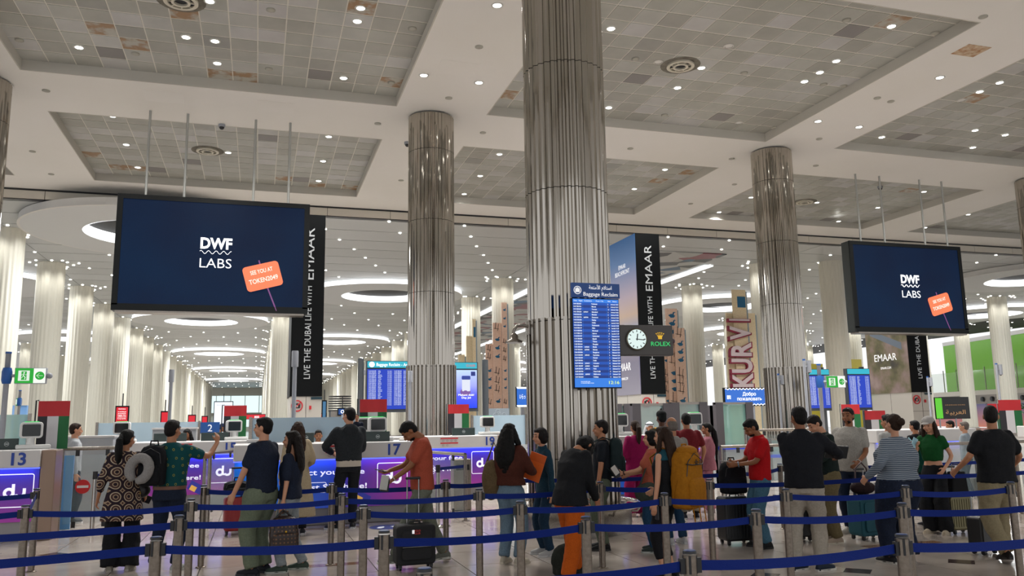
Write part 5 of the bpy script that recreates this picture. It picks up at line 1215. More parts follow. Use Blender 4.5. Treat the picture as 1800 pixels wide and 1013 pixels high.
def person(lab, px, fy, hy=None, yaw=0, h=None, Y=None, sex='m', skin='tan', hair=('short', 'black'), top=('tee', None), bottom=('trousers', None), shoes=('22222a', 'c8c8c8'),
           lean=0, turn=0, pitch=0, R_=None, L_=None, feet=None, girth=1.0, hem=.9, loose=1.0, legw=1.0, zb=0, extra=None, vox=.014, curl=(.5, .5), knees=None, beard=False):
    p = at(px, fy, z=0) if fy else V((at(px, 745, y=Y).x, Y, 0))
    if h is None: h = at(px, hy, y=p.y).z
    s = h/1.765
    root = thing('person', lab, 'person', (p.x, p.y, zb), R(yaw)); root.scale = (s, s, s)
    prof = MALE if sex == 'm' else FEM; sw = .178 if sex == 'm' else .15
    PV = V((0, 0, .95)); U = Matrix.Rotation(-lean, 3, 'X'); up = lambda q: rot_about(V(q), PV, U)
    NB = V((0, -.01, 1.47)); Hm = U @ Matrix.Rotation(turn, 3, 'Z') @ Matrix.Rotation(-pitch, 3, 'X')
    hd = lambda q: up(NB)+Hm @ (V(q)-NB)
    hell = lambda mb, c, r, n=14, m=10: mb.ell(hd(c), r, n, m, Hm.to_euler())
    sk = MB()
    hell(sk, (0, -.004, 1.66), (.076, .096, .1)); hell(sk, (0, .02, 1.6), (.062, .072, .075)); hell(sk, (0, .045, 1.56), (.04, .045, .032))
    sk.tube([hd((0, .085, 1.655)), hd((0, .105, 1.625)), hd((0, .112, 1.612)), hd((0, .09, 1.602))], [.008, .012, .014, .012], 8)
    for sd in (-1, 1):
        hell(sk, (sd*.078, -.008, 1.632), (.011, .02, .032), 8, 6); hell(sk, (sd*.035, .076, 1.662), (.026, .014, .009), 8, 5); hell(sk, (sd*.04, .07, 1.6), (.024, .02, .022), 8, 5)
    hell(sk, (0, .088, 1.578), (.024, .012, .009), 8, 5)
    sk.tube([up((0, -.015, 1.42)), up((0, -.01, 1.49)), hd((0, -.012, 1.57))], [.066, .056, .055] if sex == 'm' else [.056, .045, .046], 12)
    sk.rings([seg_ring(up((0, 0, z)), U @ V((1, 0, 0)), U @ V((0, 1, 0)), rx*.9, ry*.88) for z, rx, ry in prof])
    # arms
    ends = []
    for sd, spec, cu in ((1, R_, curl[0]), (-1, L_, curl[1])):
        spec = spec or {}
        sh = up((sd*sw, -.005, 1.405)); tg = V(spec.get('t', (sd*(.25+(girth-1)*.15), .03, .83)));
        if not spec.get('abs'): tg = up(tg) if spec.get('up', True) else tg
        pole = V(spec.get('pole', (sd*.5, -1, -.3)))
        el, wr_ = ik(sh, tg, .285, .255, pole)
        ends.append((sh, el, wr_, (wr_-el).normalized()))
        limb(sk, [sh, el, wr_], [.048, .038, .026] if sex == 'm' else [.04, .033, .022])
        sk.ell(sh.lerp(el, .4), (.046, .046, .07), 8, 6) if sex == 'm' else None
        pn = V(spec.get('palm', (-sd, .1, .0))); hand(sk, wr_, spec.get('hd', None) and V(spec['hd']) or (wr_-el), pn, sd, cu)
    # legs
    feet = feet or {}
    FL = {}
    for sd, kx in ((1, 'R'), (-1, 'L')):
        f = feet.get(kx, {}); fx, fy_ = f.get('p', (sd*.11, 0)); lift = f.get('lift', 0); hip = V((sd*.088, 0, .91)); ank = V((fx, fy_-(.03 if lift else 0), .085+lift))
        kn, ank = ik(hip, ank, .435, .42, V((sd*.15, 1, .1))); FL[kx] = (hip, kn, ank, f)
        limb(sk, [hip, kn, ank], [.07, .048, .034])
    so = sk.build('body', skin_m(skin), root, remesh=.0085, smooth=2, dec=.42)
    # facial details
    for sd in (-1, 1):
        e = MB(); e.ell(hd((sd*.031, .083, 1.64)), (.011, .006, .006), 8, 5, Hm.to_euler()); e.build('eye', mat('eye_dark', '1a1210', .2), root)
    e = MB(); e.tube([hd((-.025, .094, 1.578)), hd((0, .102, 1.58)), hd((.025, .094, 1.578))], [.003, .006, .003], 6); e.build('mouth', mat('lips', '8c4a40', .5), root)
    for sd in (-1, 1):
        e = MB(); e.tube([hd((sd*.015, .092, 1.672)), hd((sd*.035, .09, 1.679)), hd((sd*.055, .075, 1.672))], .004, 5); e.build('eyebrow', hair_m('dark'), root)
    # hair
    st, hc = hair; hm = hair_m(hc) if hc in ('black', 'dark', 'brown', 'grey') else cloth('head_'+hc, hc)
    hb = MB(); hv = .0095
    if st != 'bald':
        hell(hb, (0, -.016, 1.674), (.083, .1, .094) if st != 'crop' else (.079, .099, .1)); hell(hb, (0, -.045, 1.63), (.074, .062, .075)); 
        if st != 'crop': hell(hb, (0, .04, 1.72), (.06, .045, .035))
    else: hell(hb, (0, -.04, 1.62), (.078, .065, .06)); hell(hb, (0, -.02, 1.66), (.079, .085, .075))
    if st in ('pony', 'longpony', 'bun'):
        hell(hb, (0, -.105, 1.67), (.032, .03, .032))
        if st == 'pony': hb.tube([hd((0, -.11, 1.67)), hd((0, -.15, 1.62)), hd((.0, -.15, 1.5)), hd((0, -.14, 1.4)), hd((0, -.13, 1.3))], [.03, .045, .05, .042, .012], 10)
        if st == 'longpony': hb.tube([hd((0, -.11, 1.66)), hd((0, -.15, 1.58)), up((.0, -.17, 1.4)), up((0, -.17, 1.2)), up((0, -.16, 1.0))], [.028, .042, .045, .035, .01], 10)
        if st == 'bun': hell(hb, (0, -.125, 1.665), (.05, .045, .05))
    if st in ('long', 'curly'):
        k = 1.25 if st == 'curly' else 1
        hb.tube([hd((0, -.06, 1.68)), hd((0, -.085, 1.56)), up((0, -.115, 1.42)), up((0, -.125, 1.3)), up((0, -.12, 1.2 if st == 'long' else 1.12))], [(.085, .06), (.095*k, .06*k), (.12*k, .055*k), (.11*k, .05*k), (.05, .025)], 14)
        for sd in (-1, 1): hb.tube([hd((sd*.07, .0, 1.69)), hd((sd*.09, .0, 1.6)), hd((sd*.095*k, .015, 1.5)), up((sd*.1*k, .03, 1.38))], [.025, .03*k, .035*k, .012], 8)
    if st == 'hang':
        for sd in (-1, 1): hb.tube([hd((sd*.06, .02, 1.71)), hd((sd*.085, .06, 1.6)), hd((sd*.08, .09, 1.5)), hd((sd*.07, .12, 1.5))+V((0, .02, -.12)), hd((sd*.05, .12, 1.48))+V((0, .02, -.26))], [.03, .045, .05, .045, .012], 8)
        hell(hb, (0, -.04, 1.62), (.088, .085, .1))
    if st == 'bob': hell(hb, (0, -.025, 1.64), (.098, .1, .1)); hell(hb, (0, -.03, 1.59), (.1, .08, .07))
    if beard: hell(hb, (0, .035, 1.565), (.052, .055, .04))
    hb.build('hair', hm, root, remesh=hv, smooth=1, disp=(.016 if st in ('curly', 'long', 'hang') else .006, .035), dec=.5)
    # shirt
    kind, tm = top[0], top[1]
    sb = MB(); g = girth
    pr = [(z, rx*loose*(g if z < 1.32 else 1+(g-1)*.4)+.008, ry*loose*(g if z < 1.32 else 1+(g-1)*.4)+.008) for z, rx, ry in prof if z >= hem-.001]
    if kind == 'offshoulder': pr = [r for r in pr if r[0] < 1.4]
    if kind in ('tank',): pr = [r if r[0] < 1.42 else (r[0], r[1]*.9, r[2]) for r in pr]
    if hem < .9:
        w0 = pr[0][1]; pr = [(hem, w0*(1.0+(.9-hem)*.75), pr[0][2]*(1.0+(.9-hem)*.75))]+pr
    rs = [seg_ring(up((0, -.012*(z > 1.4), z)) if z > .9 else V((0, 0, z)), (U if z > .9 else Matrix.Identity(3)) @ V((1, 0, 0)), (U if z > .9 else Matrix.Identity(3)) @ V((0, 1, 0)), rx, ry) for z, rx, ry in pr]
    sb.rings(rs)
    sr = {'tee': .62, 'polo': .62, 'long': 1.93, 'jacket': 1.93, 'threequarter': 1.5, 'cap_sleeve': .35, 'offshoulder': .75, 'tank': 0}[kind]; k = 1.12*loose if sex == 'm' else 1.05*loose
    for (sh, el, wr_, _) in ends:
        if sr <= 0: continue
        if sr <= 1: limb(sb, [sh, sh.lerp(el, sr)], [.063*k, .058*k])
        else: limb(sb, [sh, el, el.lerp(wr_, sr-1)], [.06*k, .05*k, .038*k])
    if kind in ('polo', 'jacket', 'shirt_long'):
        sb.tube([up((.058*cos(a), -.012+.06*sin(a), 1.497+.012*(sin(a) < 0))) for a in [2*pi*i/14 for i in range(14)]], .013, 6, closed=True)
    if kind == 'jacket' and extra == 'hood':
        sb.ell(up((0, -.12, 1.44)), (.12, .06, .08), 12, 8)
    sb.build({'jacket': 'jacket', 'tank': 'tank_top'}.get(kind, 'shirt'), tm, root, remesh=vox, smooth=4, disp=(.022, .11), dec=.6)
    # bottoms
    bk, bm = bottom; pb = MB()
    hr = [(1.02, .15, .108), (.95, .166*max(1, g*.96), .118*g), (.88, .175*g, .125*g), (.82, .172*g, .12*g)]
    if bk != 'none':
        pb.rings([seg_ring(V((0, 0, z)), V((1, 0, 0)), V((0, 1, 0)), rx, ry) for z, rx, ry in hr])
        hemz = {'trousers': .06, 'crop': .2, 'wide': .04}[bk]
        for kx in 'RL':
            hip, kn, ank, f = FL[kx]; e2 = kn.lerp(ank, 1-max(0, (hemz-.05)/.4))
            rads = [.095*g*legw, .075*legw, .062*legw] if bk != 'wide' else [.098*g*legw, .1*legw, .118*legw]
            limb(pb, [hip+V((0, 0, -.03)), kn, e2+V((0, 0, -.01 if bk != 'wide' else -.03))], rads, 14, False)
            if bk == 'wide': pass
        pb.build('trousers', bm, root, remesh=vox, smooth=4, disp=(.026, .1), dec=.6)
    # shoes
    for kx, sd in (('R', 1), ('L', -1)):
        hip, kn, ank, f = FL[kx]; lift = f.get('lift', 0); fa = f.get('a', sd*-.15)
        T = Matrix.Translation((ank.x, ank.y, ank.z-.085)) @ Matrix.Rotation(fa, 4, 'Z')
        if lift: T = T @ Matrix.Translation((0, 0, .0)) @ Matrix.Rotation(-min(.7, lift*3.2), 4, 'X')
        sb = MB(); sb.T = T; rs = []
        for y_, hw, hz in ((-.075, .022, .05), (-.06, .035, .075), (-.02, .04, .1), (.03, .043, .1), (.08, .048, .072), (.13, .05, .056), (.17, .042, .048), (.195, .02, .035)):
            rs.append([(hw*cos(a), y_, .012+max(0, hz*sin(a))*(1 if sin(a) > 0 else 0)) for a in [2*pi*j/14 for j in range(14)]])
        sb.rings(rs); so_ = sb.build('shoe', cloth('shoe_'+shoes[0], shoes[0], rough=.6), root)
        sl = MB(); sl.T = T; pts = [(-.08, .02), (-.05, .038), (.05, .044), (.13, .053), (.18, .044), (.205, .015)]; out = [(x, y_) for y_, x in pts]+[(-x, y_) for y_, x in pts[::-1]]
        n = len(out); sl.add([(x, y_, 0) for x, y_ in out]+[(x*1.0, y_, .024) for x, y_ in out], [tuple(range(n-1, -1, -1)), tuple(range(n, 2*n))]+[(i, (i+1) % n, n+(i+1) % n, n+i) for i in range(n)])
        link('sole', sl.mesh('sole', mat('sole_'+shoes[1], shoes[1], .6)), so_)
    root['_s'] = s
    M = Matrix.Translation((p.x, p.y, zb)) @ Matrix.Rotation(R(yaw), 4, 'Z') @ Matrix.Scale(s, 4)
    del root['_s']
    return dict(root=root, M=M, ends=ends, up=up, hd=hd, s=s, yaw=yaw, p=p, Hm=Hm)
def wpt(P, q): return P['M'] @ V(q)
def handpos(P, side): sh, el, wr_, d = P['ends'][0 if side == 'R' else 1]; return P['M'] @ (wr_+d*.09)
def watch(P, side, c='b8b8b8'):
    sh, el, wr_, d = P['ends'][0 if side == 'R' else 1]; q = wr_-d*.015; a = d.cross(V((0, 0, 1))).normalized() if abs(d.z) < .95 else V((1, 0, 0)); b_ = d.cross(a)
    m = MB(); m.tube([q+a*.033*cos(2*pi*i/12)+b_*.033*sin(2*pi*i/12) for i in range(12)], .007, 6, closed=True); m.build('watch', mat('watch_'+c, c, .3, metal=.7), P['root'])
def belt_on(P, c='5a3a28', z=.955, rx=.19, ry=.14):
    m = MB(); m.rings([seg_ring(V((0, 0, z+dz)), V((1, 0, 0)), V((0, 1, 0)), rx, ry) for dz in (-.02, .02)]); m.build('waist_belt', mat('leather_'+c, c, .5), P['root'])
def handheld(P, side, name, lab, cat, size, c, off=(0, 0, 0), rot=(0, 0, 0), m=None):
    q = handpos(P, side)+V(off); t = thing(name, lab, cat, q); t.rotation_euler = rot
    a, b_, c_ = size; MB().box(-a/2, a/2, -b_/2, b_/2, -c_/2, c_/2).build('case', m or mat('item_'+c, c, .4), t, bev=min(size)*.3); return t
K = cloth
black_c = K('black', '121316', '18191d'); navy_c = K('navy', '171d2c', '1e2638')
ppl = {}
def xz2(nt, tc, v):
    v.voronoi_dimensions = '2D'; a = nt.nodes.new('ShaderNodeSeparateXYZ'); b = nt.nodes.new('ShaderNodeCombineXYZ'); m = nt.nodes.new('ShaderNodeMath'); m.operation = 'MULTIPLY_ADD'; m.inputs[1].default_value = .6
    nt.links.new(tc.outputs['Object'], a.inputs[0]); nt.links.new(a.outputs[1], m.inputs[0]); nt.links.new(a.outputs[0], m.inputs[2]); nt.links.new(m.outputs[0], b.inputs[0]); nt.links.new(a.outputs[2], b.inputs[1]); nt.links.new(b.outputs[0], v.inputs['Vector'])
def pattern(nt, b, tc):
    v = nt.nodes.new('ShaderNodeTexVoronoi'); v.inputs['Scale'].default_value = 6.5; v.inputs['Randomness'].default_value = 0; xz2(nt, tc, v)
    m_ = nt.nodes.new('ShaderNodeMath'); m_.operation = 'MULTIPLY'; m_.inputs[1].default_value = 2.3; nt.links.new(v.outputs['Distance'], m_.inputs[0])
    f = nt.nodes.new('ShaderNodeMath'); f.operation = 'FRACT'; nt.links.new(m_.outputs[0], f.inputs[0])
    r = nt.nodes.new('ShaderNodeValToRGB'); r.color_ramp.interpolation = 'CONSTANT'; e = r.color_ramp.elements; e[0].position = 0; e[0].color = lin('2a1f26'); e[1].position = .9; e[1].color = lin('2e2028')
    for p, c in ((.3, 'a08a72'), (.45, '4a3430'), (.75, 'b7a68e')): q = e.new(p); q.color = lin(c)
    nt.links.new(f.outputs[0], r.inputs[0]); nt.links.new(r.outputs[0], b.inputs['Base Color'])
def dots(nt, b, tc):
    v = nt.nodes.new('ShaderNodeTexVoronoi'); v.inputs['Scale'].default_value = 10; v.inputs['Randomness'].default_value = .5; xz2(nt, tc, v)
    r = nt.nodes.new('ShaderNodeValToRGB'); r.color_ramp.interpolation = 'CONSTANT'; e = r.color_ramp.elements; e[0].position = 0; e[0].color = lin('0d4448'); e[1].position = .15; e[1].color = lin('0d4448')
    q = e.new(.09); q.color = lin('8f8a34'); nt.links.new(v.outputs['Distance'], r.inputs[0]); nt.links.new(r.outputs[0], b.inputs['Base Color'])
def stripes(nt, b, tc):
    w_ = nt.nodes.new('ShaderNodeTexWave'); w_.bands_direction = 'Z'; w_.inputs['Scale'].default_value = 14; w_.inputs['Distortion'].default_value = 1.2; w_.inputs['Detail'].default_value = 1; nt.links.new(tc.outputs['Object'], w_.inputs['Vector'])
    r = nt.nodes.new('ShaderNodeValToRGB'); e = r.color_ramp.elements; e[0].position = .35; e[0].color = lin('3c4a5c'); e[1].position = .65; e[1].color = lin('8d949b'); nt.links.new(w_.outputs[0], r.inputs[0]); nt.links.new(r.outputs[0], b.inputs['Base Color'])
walk = {'R': dict(p=(.09, -.22), lift=.07, a=-.1), 'L': dict(p=(-.09, .3), a=.1)}
# 1 woman in patterned tunic
P = person('woman in a brown patterned tunic and wide black trousers, low ponytail', 209, 1004, 755, 0, sex='f', skin='tan', hair=('pony', 'black'), top=('threequarter', K('tunic', '5c4a44', fn=pattern)), hem=.62, loose=1.22, bottom=('wide', black_c), shoes=('8a8478', 'a09a90'), turn=-.5, pitch=.05, R_=dict(t=(.24, .16, .93)), L_=dict(t=(-.3, .05, .9)), legw=1.0)
q = wpt(P, (.2, .05, .98)); t = thing('shoulder_bag', 'small black shoulder bag at the right hip of the tunic woman', 'bag', q)
mb = MB(); mb.ell((0, 0, 0), (.11, .05, .09), 12, 8); mb.build('pouch', mat('black_leather', '141214', .35), t, remesh=.01); MB().tube([(-.06, -.06, .02), (-.12, -.12, .25), (-.2, -.11, .45), (-.16, .02, .48)], .008, 6).build('strap', mat('black_leather'), t)
MB().tube([(-.02, -.06, .02), (.0, -.07, -.04)], .012, 6).build('gold_charm', mat('gold', 'c09a3a', .3, metal=1), t)
handheld(P, 'R', 'passport', 'dark passport in the lowered hand of the tunic woman', 'passport', (.13, .02, .09), '1c1a22', rot=(0, .4, .4))
# 2 teal shirt man
P = person('man in a teal shirt with tiny yellow rings pointing at the counter', 291, 1005, 738, -18, skin='tan', hair=('short', 'dark'), top=('tee', K('teal', '0d4448', fn=dots)), hem=.98, girth=1.12, bottom=('trousers', K('jeans_dark', '161d2e', '1d2638')), shoes=('9a9c98', 'c8c8c0'), turn=-.3, R_=dict(t=(.42, .34, 1.47), pole=(.6, -.3, -1), palm=(-.6, .3, 0), hd=(-.1, .4, 1)), L_=dict(t=(-.18, .22, 1.1)), feet={'L': dict(p=(-.16, .02))})
belt_on(P, '6a4432', .965, .19, .14)
def backpack(loc, rz, lab, c, size=(.3, .18, .45), m=None, straps=True, tilt=0, handle=True, logo=False, name='backpack'):
    t = thing(name, lab, 'backpack', loc, rz); t.rotation_euler = (tilt, 0, rz); w_, d, h = size; mm = m or K('pack_'+c, c)
    b = MB(); b.rings([seg_ring(V((0, 0, z)), V((1, 0, 0)), V((0, 1, 0)), rx*w_, ry*d, 20, .6) for z, rx, ry in ((0, .4, .4), (.04*h, .5, .5), (.5*h, .52, .52), (.85*h, .46, .46), (.96*h, .36, .36), (h, .2, .2))])
    b.build('main_compartment', mm, t, remesh=.012, smooth=3, disp=(.02, .08), dec=.6)
    b = MB(); b.rings([seg_ring(V((0, -.5*d, z)), V((1, 0, 0)), V((0, 1, 0)), rx*w_, ry*d, 16, .6) for z, rx, ry in ((.06*h, .34, .1), (.1*h, .4, .17), (.42*h, .4, .17), (.52*h, .32, .08))]); b.build('front_pocket', mm, t, remesh=.012, smooth=2)
    b = MB(); b.tube([(-.42*w_, -.4*d, .55*h), (-.38*w_, -.46*d, .8*h), (0, -.42*d, .93*h), (.38*w_, -.46*d, .8*h), (.42*w_, -.4*d, .55*h)], .005, 5); b.build('zip', mat('zip_dark', '2a2a2c', .4), t)
    if handle: MB().tube([(-.05, .02, h-.01), (-.04, .02, h+.05), (.04, .02, h+.05), (.05, .02, h-.01)], .01, 6).build('carry_loop', mm, t)
    if straps:
        for sd in (-1, 1): MB().tube([(sd*.22*w_, .42*d, .95*h), (sd*.3*w_, .62*d+.06, 1.02*h), (sd*.36*w_, .62*d+.22, .85*h), (sd*.42*w_, .62*d+.12, .45*h), (sd*.42*w_, .45*d, .12*h)], [(.028, .008)]*5, 8).build('shoulder_strap', mm, t)
    return t
bp_ = wpt(P, (-.13, -.2, 1.0)); backpack(bp_, R(-18), 'black backpack on the left shoulder of the teal shirt man', '121317', (.3, .18, .46))
q = wpt(P, (-.22, -.34, 1.2)); t = thing('neck_pillow', 'pale grey horseshoe neck pillow hanging from the black backpack', 'neck pillow', q, R(-18))
mb = MB(); pts = [(.11*sin(a)*(1), 0, -.13*cos(a)) for a in [pi*2*(i/14)*.86+pi*.14-pi for i in range(0, 15)]]; mb.tube([(x, 0, -z) for x, y_, z in pts][::-1], [.045]+[.058]*13+[.045], 12)
for e_ in (pts[0], pts[-1]): mb.ell((e_[0], 0, -e_[2]), (.045,)*3, 10, 8)
o = mb.build('cushion', K('pillow', '8d8a88', '7d7a78', 90), t, remesh=.01, smooth=3); o.rotation_euler = (0, .35, 0)
# 3 navy tee
P = person('heavy man in a navy tee and green trousers facing left, seen from behind', 455, 1010, 733, 52, skin='light', hair=('short', 'black'), top=('tee', navy_c), hem=.9, girth=1.18, bottom=('trousers', K('sage', '6c7563', '626b59')), shoes=('171a22', '20242c'), L_=dict(t=(-.26, .22, .82)), R_=dict(t=(.25, .1, .82)), turn=.25, legw=1.3)
# 4 off shoulder
P4 = person('woman in a navy off shoulder top and pale jeans holding a brown backpack', 507, 1004, 757, 72, sex='f', skin='light', hair=('long', 'dark'), top=('offshoulder', navy_c), hem=.9, loose=1.15, bottom=('trousers', K('pale_jeans', '7d8488', '8f9698')), shoes=('36443c', 'a8aca4'), L_=dict(t=(-.24, .03, .78)), R_=dict(t=(.2, .2, .95)), legw=1.05, feet={'L': dict(p=(-.13, .05), a=.2), 'R': dict(p=(.12, -.15), a=.1)})
def mono(nt, b, tc):
    v = nt.nodes.new('ShaderNodeTexVoronoi'); v.inputs['Scale'].default_value = 24; v.inputs['Randomness'].default_value = 0; xz2(nt, tc, v)
    r = nt.nodes.new('ShaderNodeValToRGB'); r.color_ramp.interpolation = 'CONSTANT'; e = r.color_ramp.elements; e[0].color = lin('6a4a30'); e[1].position = .22; e[1].color = lin('2a1b17'); nt.links.new(v.outputs['Distance'], r.inputs[0]); nt.links.new(r.outputs[0], b.inputs['Base Color'])
q = handpos(P4, 'L'); t = backpack(q+V((.03, -.05, -.43)), R(10), 'brown monogram backpack hanging from the hand of the off shoulder top woman', '2a1b17', (.32, .16, .36), m=mat('monogram_leather', '2a1b17', .4, fn=mono), straps=False)
MB().ell((0, -.1, .2), (.014, .008, .014), 8, 6).build('gold_stud', mat('gold'), t); MB().tube([(-.1, 0, .34), (-.02, 0, .43), (.1, 0, .34)], .012, 6).build('top_handle', mat('black_leather'), t)
# 5 beige coat
P = person('woman with long brown hair in a long beige coat at the counter', 519, 940, 741, 5, sex='f', skin='light', hair=('long', 'brown'), top=('jacket', K('beige', 'a89a80', '9c8e76')), hem=.28, loose=1.2, bottom=('trousers', black_c), R_=dict(t=(.2, .25, 1.05)))
# 6 man with baby
P6 = person('tall man in a dark hooded jacket carrying a baby, black trousers', 611, 931, 716, 8, skin='light', hair=('short', 'black'), top=('jacket', K('charcoal', '202428', '282c30')), extra='hood', hem=.96, loose=1.15, bottom=('trousers', K('black_jeans', '17191e', '1c1f24')), shoes=('1e2022', 'c0c4c4'), turn=.5, L_=dict(t=(-.2, .24, 1.1), pole=(-1, -.5, -.3)), R_=dict(t=(.12, .3, 1.15)), feet={'L': dict(p=(-.16, .05), a=.7), 'R': dict(p=(.1, .12), a=-.3)})
mb = MB(); mb.rings([seg_ring(V((0, 0, z)), V((1, 0, 0)), V((0, 1, 0)), .182, .14) for z in (.9, 1.0)]); mb.build('undershirt', K('undershirt', 'b8b0a4'), P6['root'])
q = wpt(P6, (.17, .22, .93)); person('baby in a dark top held against the shoulder of the tall man', 600, None, Y=13, h=.8, skin='light', hair=('crop', 'dark'), top=('long', navy_c), bottom=('trousers', K('babygrey', '8a8680')), yaw=170)['root'].location = (q.x, q.y, q.z)
# 7 salmon tee
P7 = person('man in a salmon tee looking at a phone, pulling a black case', 742, 992, 729, 88, skin='brown', hair=('short', 'black'), top=('tee', K('salmon', 'a04a38', '94432f')), hem=.87, loose=1.1, bottom=('trousers', K('grey_green', '6c7064', '62665a')), shoes=('6a6c64', 'c8c8c0'), pitch=.85, lean=.06, L_=dict(t=(-.12, .36, 1.03), pole=(-.4, -1, -.4), palm=(.3, 0, -1)), R_=dict(t=(.08, .38, 1.12), pole=(.6, -.6, -.6), palm=(-.2, 0, 1)), feet={'L': dict(p=(-.09, .36), a=.0), 'R': dict(p=(.09, -.26), lift=.03, a=0)}, legw=1.1, beard=True)
watch(P7, 'L'); handheld(P7, 'R', 'phone', 'phone in the far hand of the salmon shirted man', 'phone', (.14, .075, .01), '17203a', off=(-.03, 0, .03), rot=(0, .25, 0))
handheld(P7, 'L', 'passport', 'dark passport with white papers in the near hand of the salmon shirted man', 'passport', (.1, .02, .15), '17191f', off=(-.03, -.03, -.01), rot=(.1, .1, 0))
handheld(P7, 'L', 'paper_slip', 'white paper slip tucked in the dark passport', 'paper', (.09, .01, .17), 'b8b8b4', off=(-.04, -.045, .02), rot=(.1, .15, 0))
# 8 brown sweater
P8 = person('woman with long curly black hair in a brown sweater holding an orange envelope', 899, 992, 744, -48, sex='f', skin='brown', hair=('curly', 'black'), top=('long', K('rust', '4a241a', '3f1e16')), hem=.92, loose=1.3, bottom=('trousers', K('lightjeans', '5f7484', '6b8090')), shoes=('b0a898', 'c0b8a8'), R_=dict(t=(.16, .33, 1.13), pole=(.8, -.5, -1)), L_=dict(t=(-.1, .3, 1.1)), legw=1.15)
q = handpos(P8, 'R'); t = thing('envelope', 'orange envelope held by the woman in the brown sweater', 'envelope', q+V((.0, -.02, .05)), R(-20)); t.rotation_euler = (.1, .35, R(-30)); MB().box(-.1, .1, -.006, .006, -.16, .18).build('sleeve', mat('orange_card', 'e0651c', .5), t); MB().box(-.1, .1, -.009, -.006, .08, .18).build('flap', mat('orange_card2', 'd05a18', .5), t)
q = wpt(P8, (-.24, -.08, .98)); t = thing('tote_bag', 'olive tan tote bag behind the woman in the brown sweater', 'bag', q, R(-40)); mb = MB(); mb.ell((0, 0, .06), (.12, .09, .24), 14, 10); mb.build('sack', K('tote', '5f4f38', '54462f'), t, remesh=.014, smooth=2, disp=(.03, .1)); MB().tube([(-.06, 0, .25), (.02, .05, .5), (.1, .1, .28)], .014, 6).build('strap', K('tote'), t)
# 9 denim
P = person('person in a dark teal denim jacket facing left, behind the orange trousered woman', 962, 976, 751, 95, sex='f', skin='light', hair=('bob', 'dark'), top=('jacket', K('denim', '15303f', '1b3a4b')), hem=.85, bottom=('trousers', K('denim2', '1a2f42', '20384e')), shoes=('a8a8a8', 'c8c8c8'), lean=.1)
# 10 orange trousers
P10 = person('woman in a black top and orange trousers bending her head down over her bag', 1005, 1020, None, -66, h=1.62, sex='f', skin='tan', hair=('hang', 'black'), top=('long', black_c), hem=.84, loose=1.3, lean=.28, pitch=.9, bottom=('trousers', K('orange', 'b35210', 'a54a0e')), shoes=('141416', '202020'), R_=dict(t=(.14, .3, .98), pole=(.5, -1, -.3)), L_=dict(t=(-.1, .3, .98)), legw=1.35, feet={'R': dict(p=(.14, -.2)), 'L': dict(p=(-.14, .2))})
t = thing('floor_bag', 'dark olive bag standing on the floor by the orange trousers', 'bag', at(1006, 1014, z=0)+V((0, .1, 0))); mb = MB(); mb.ell((0, 0, .17), (.2, .14, .17), 16, 10); mb.box(-.16, .16, -.1, .1, .005, .1); mb.build('body', K('darkolive', '202420', '282c26'), t, remesh=.014, smooth=2, disp=(.02, .1)); MB().tube([(0, 0, .32), (.02, 0, .5), (0, 0, .72)], [(.012, .005)]*3, 6).build('strap', K('darkolive'), t)
# 11 dark tee with backpack
P11 = person('man in a dark tee and grey green trousers facing left, wearing a dark teal backpack', 1063, 966, 738, 68, skin='tan', hair=('short', 'dark'), top=('tee', K('darktee', '14181e', '1a1f26')), hem=.9, bottom=('trousers', K('graygreen2', '5a6252', '50584a')), shoes=('141516', '1e1e1e'), L_=dict(t=(-.25, .08, .8)), legw=1.25)
backpack(wpt(P11, (0, -.2, .98)), R(68), 'dark teal backpack worn by the man facing left by the biggest column', '1d2a2c', (.3, .18, .5))
handheld(P11, 'L', 'paper_slip', 'folded white papers in the lowered hand of the dark tee man', 'paper', (.09, .02, .15), 'b8b4bc', off=(-.04, -.02, .0), rot=(0, .3, 0))
# 12 magenta
P = person('woman in a magenta suit with a dark ponytail, seen from behind', 1122, 908, 739, 3, sex='f', skin='tan', hair=('pony', 'brown'), top=('long', K('magenta', '8c0f4e', '7f0c46')), hem=.8, loose=1.25, bottom=('wide', K('magenta2', '8c0f4e', '7f0c46')), L_=dict(t=(-.22, .2, 1.0)), shoes=('c0a8a0', 'c0a8a0'))
# 13 coral
P13 = person('woman with short black hair in a coral top holding out papers to the left', 1152, 970, 756, 62, sex='f', skin='light', hair=('bob', 'black'), top=('tee', K('coral', 'a45440', '98503c')), hem=.86, loose=1.2, girth=1.1, bottom=('trousers', K('jeans_blue', '1d3a54', '234462')), shoes=('2a3432', 'a8aca8'), L_=dict(t=(-.12, .42, 1.14), pole=(-.5, -.6, -1)), R_=dict(t=(.1, .35, 1.1)))
watch(P13, 'L', '15151a'); handheld(P13, 'L', 'passport', 'black passport with a white slip in the hand of the coral top woman', 'passport', (.1, .03, .14), '1a1a20', off=(-.03, -.02, .03), rot=(0, -.6, 0)); handheld(P13, 'L', 'paper_slip', 'white slip on the black passport of the coral top woman', 'paper', (.07, .01, .12), 'c0bcb4', off=(-.05, -.04, .05), rot=(0, -.6, 0))
q = wpt(P13, (-.2, .05, .86)); t = thing('tote_bag', 'grey green tote bag under the arm of the coral top woman', 'bag', q, R(0)); mb = MB(); mb.ell((0, 0, .0), (.2, .09, .13), 14, 8); mb.build('sack', K('greytote', '3c433c', '343a34'), t, remesh=.014, smooth=2, disp=(.02, .1)); MB().tube([(-.12, 0, .1), (.02, .02, .4), (.14, .03, .1)], .012, 6).build('strap', K('greytote'), t)
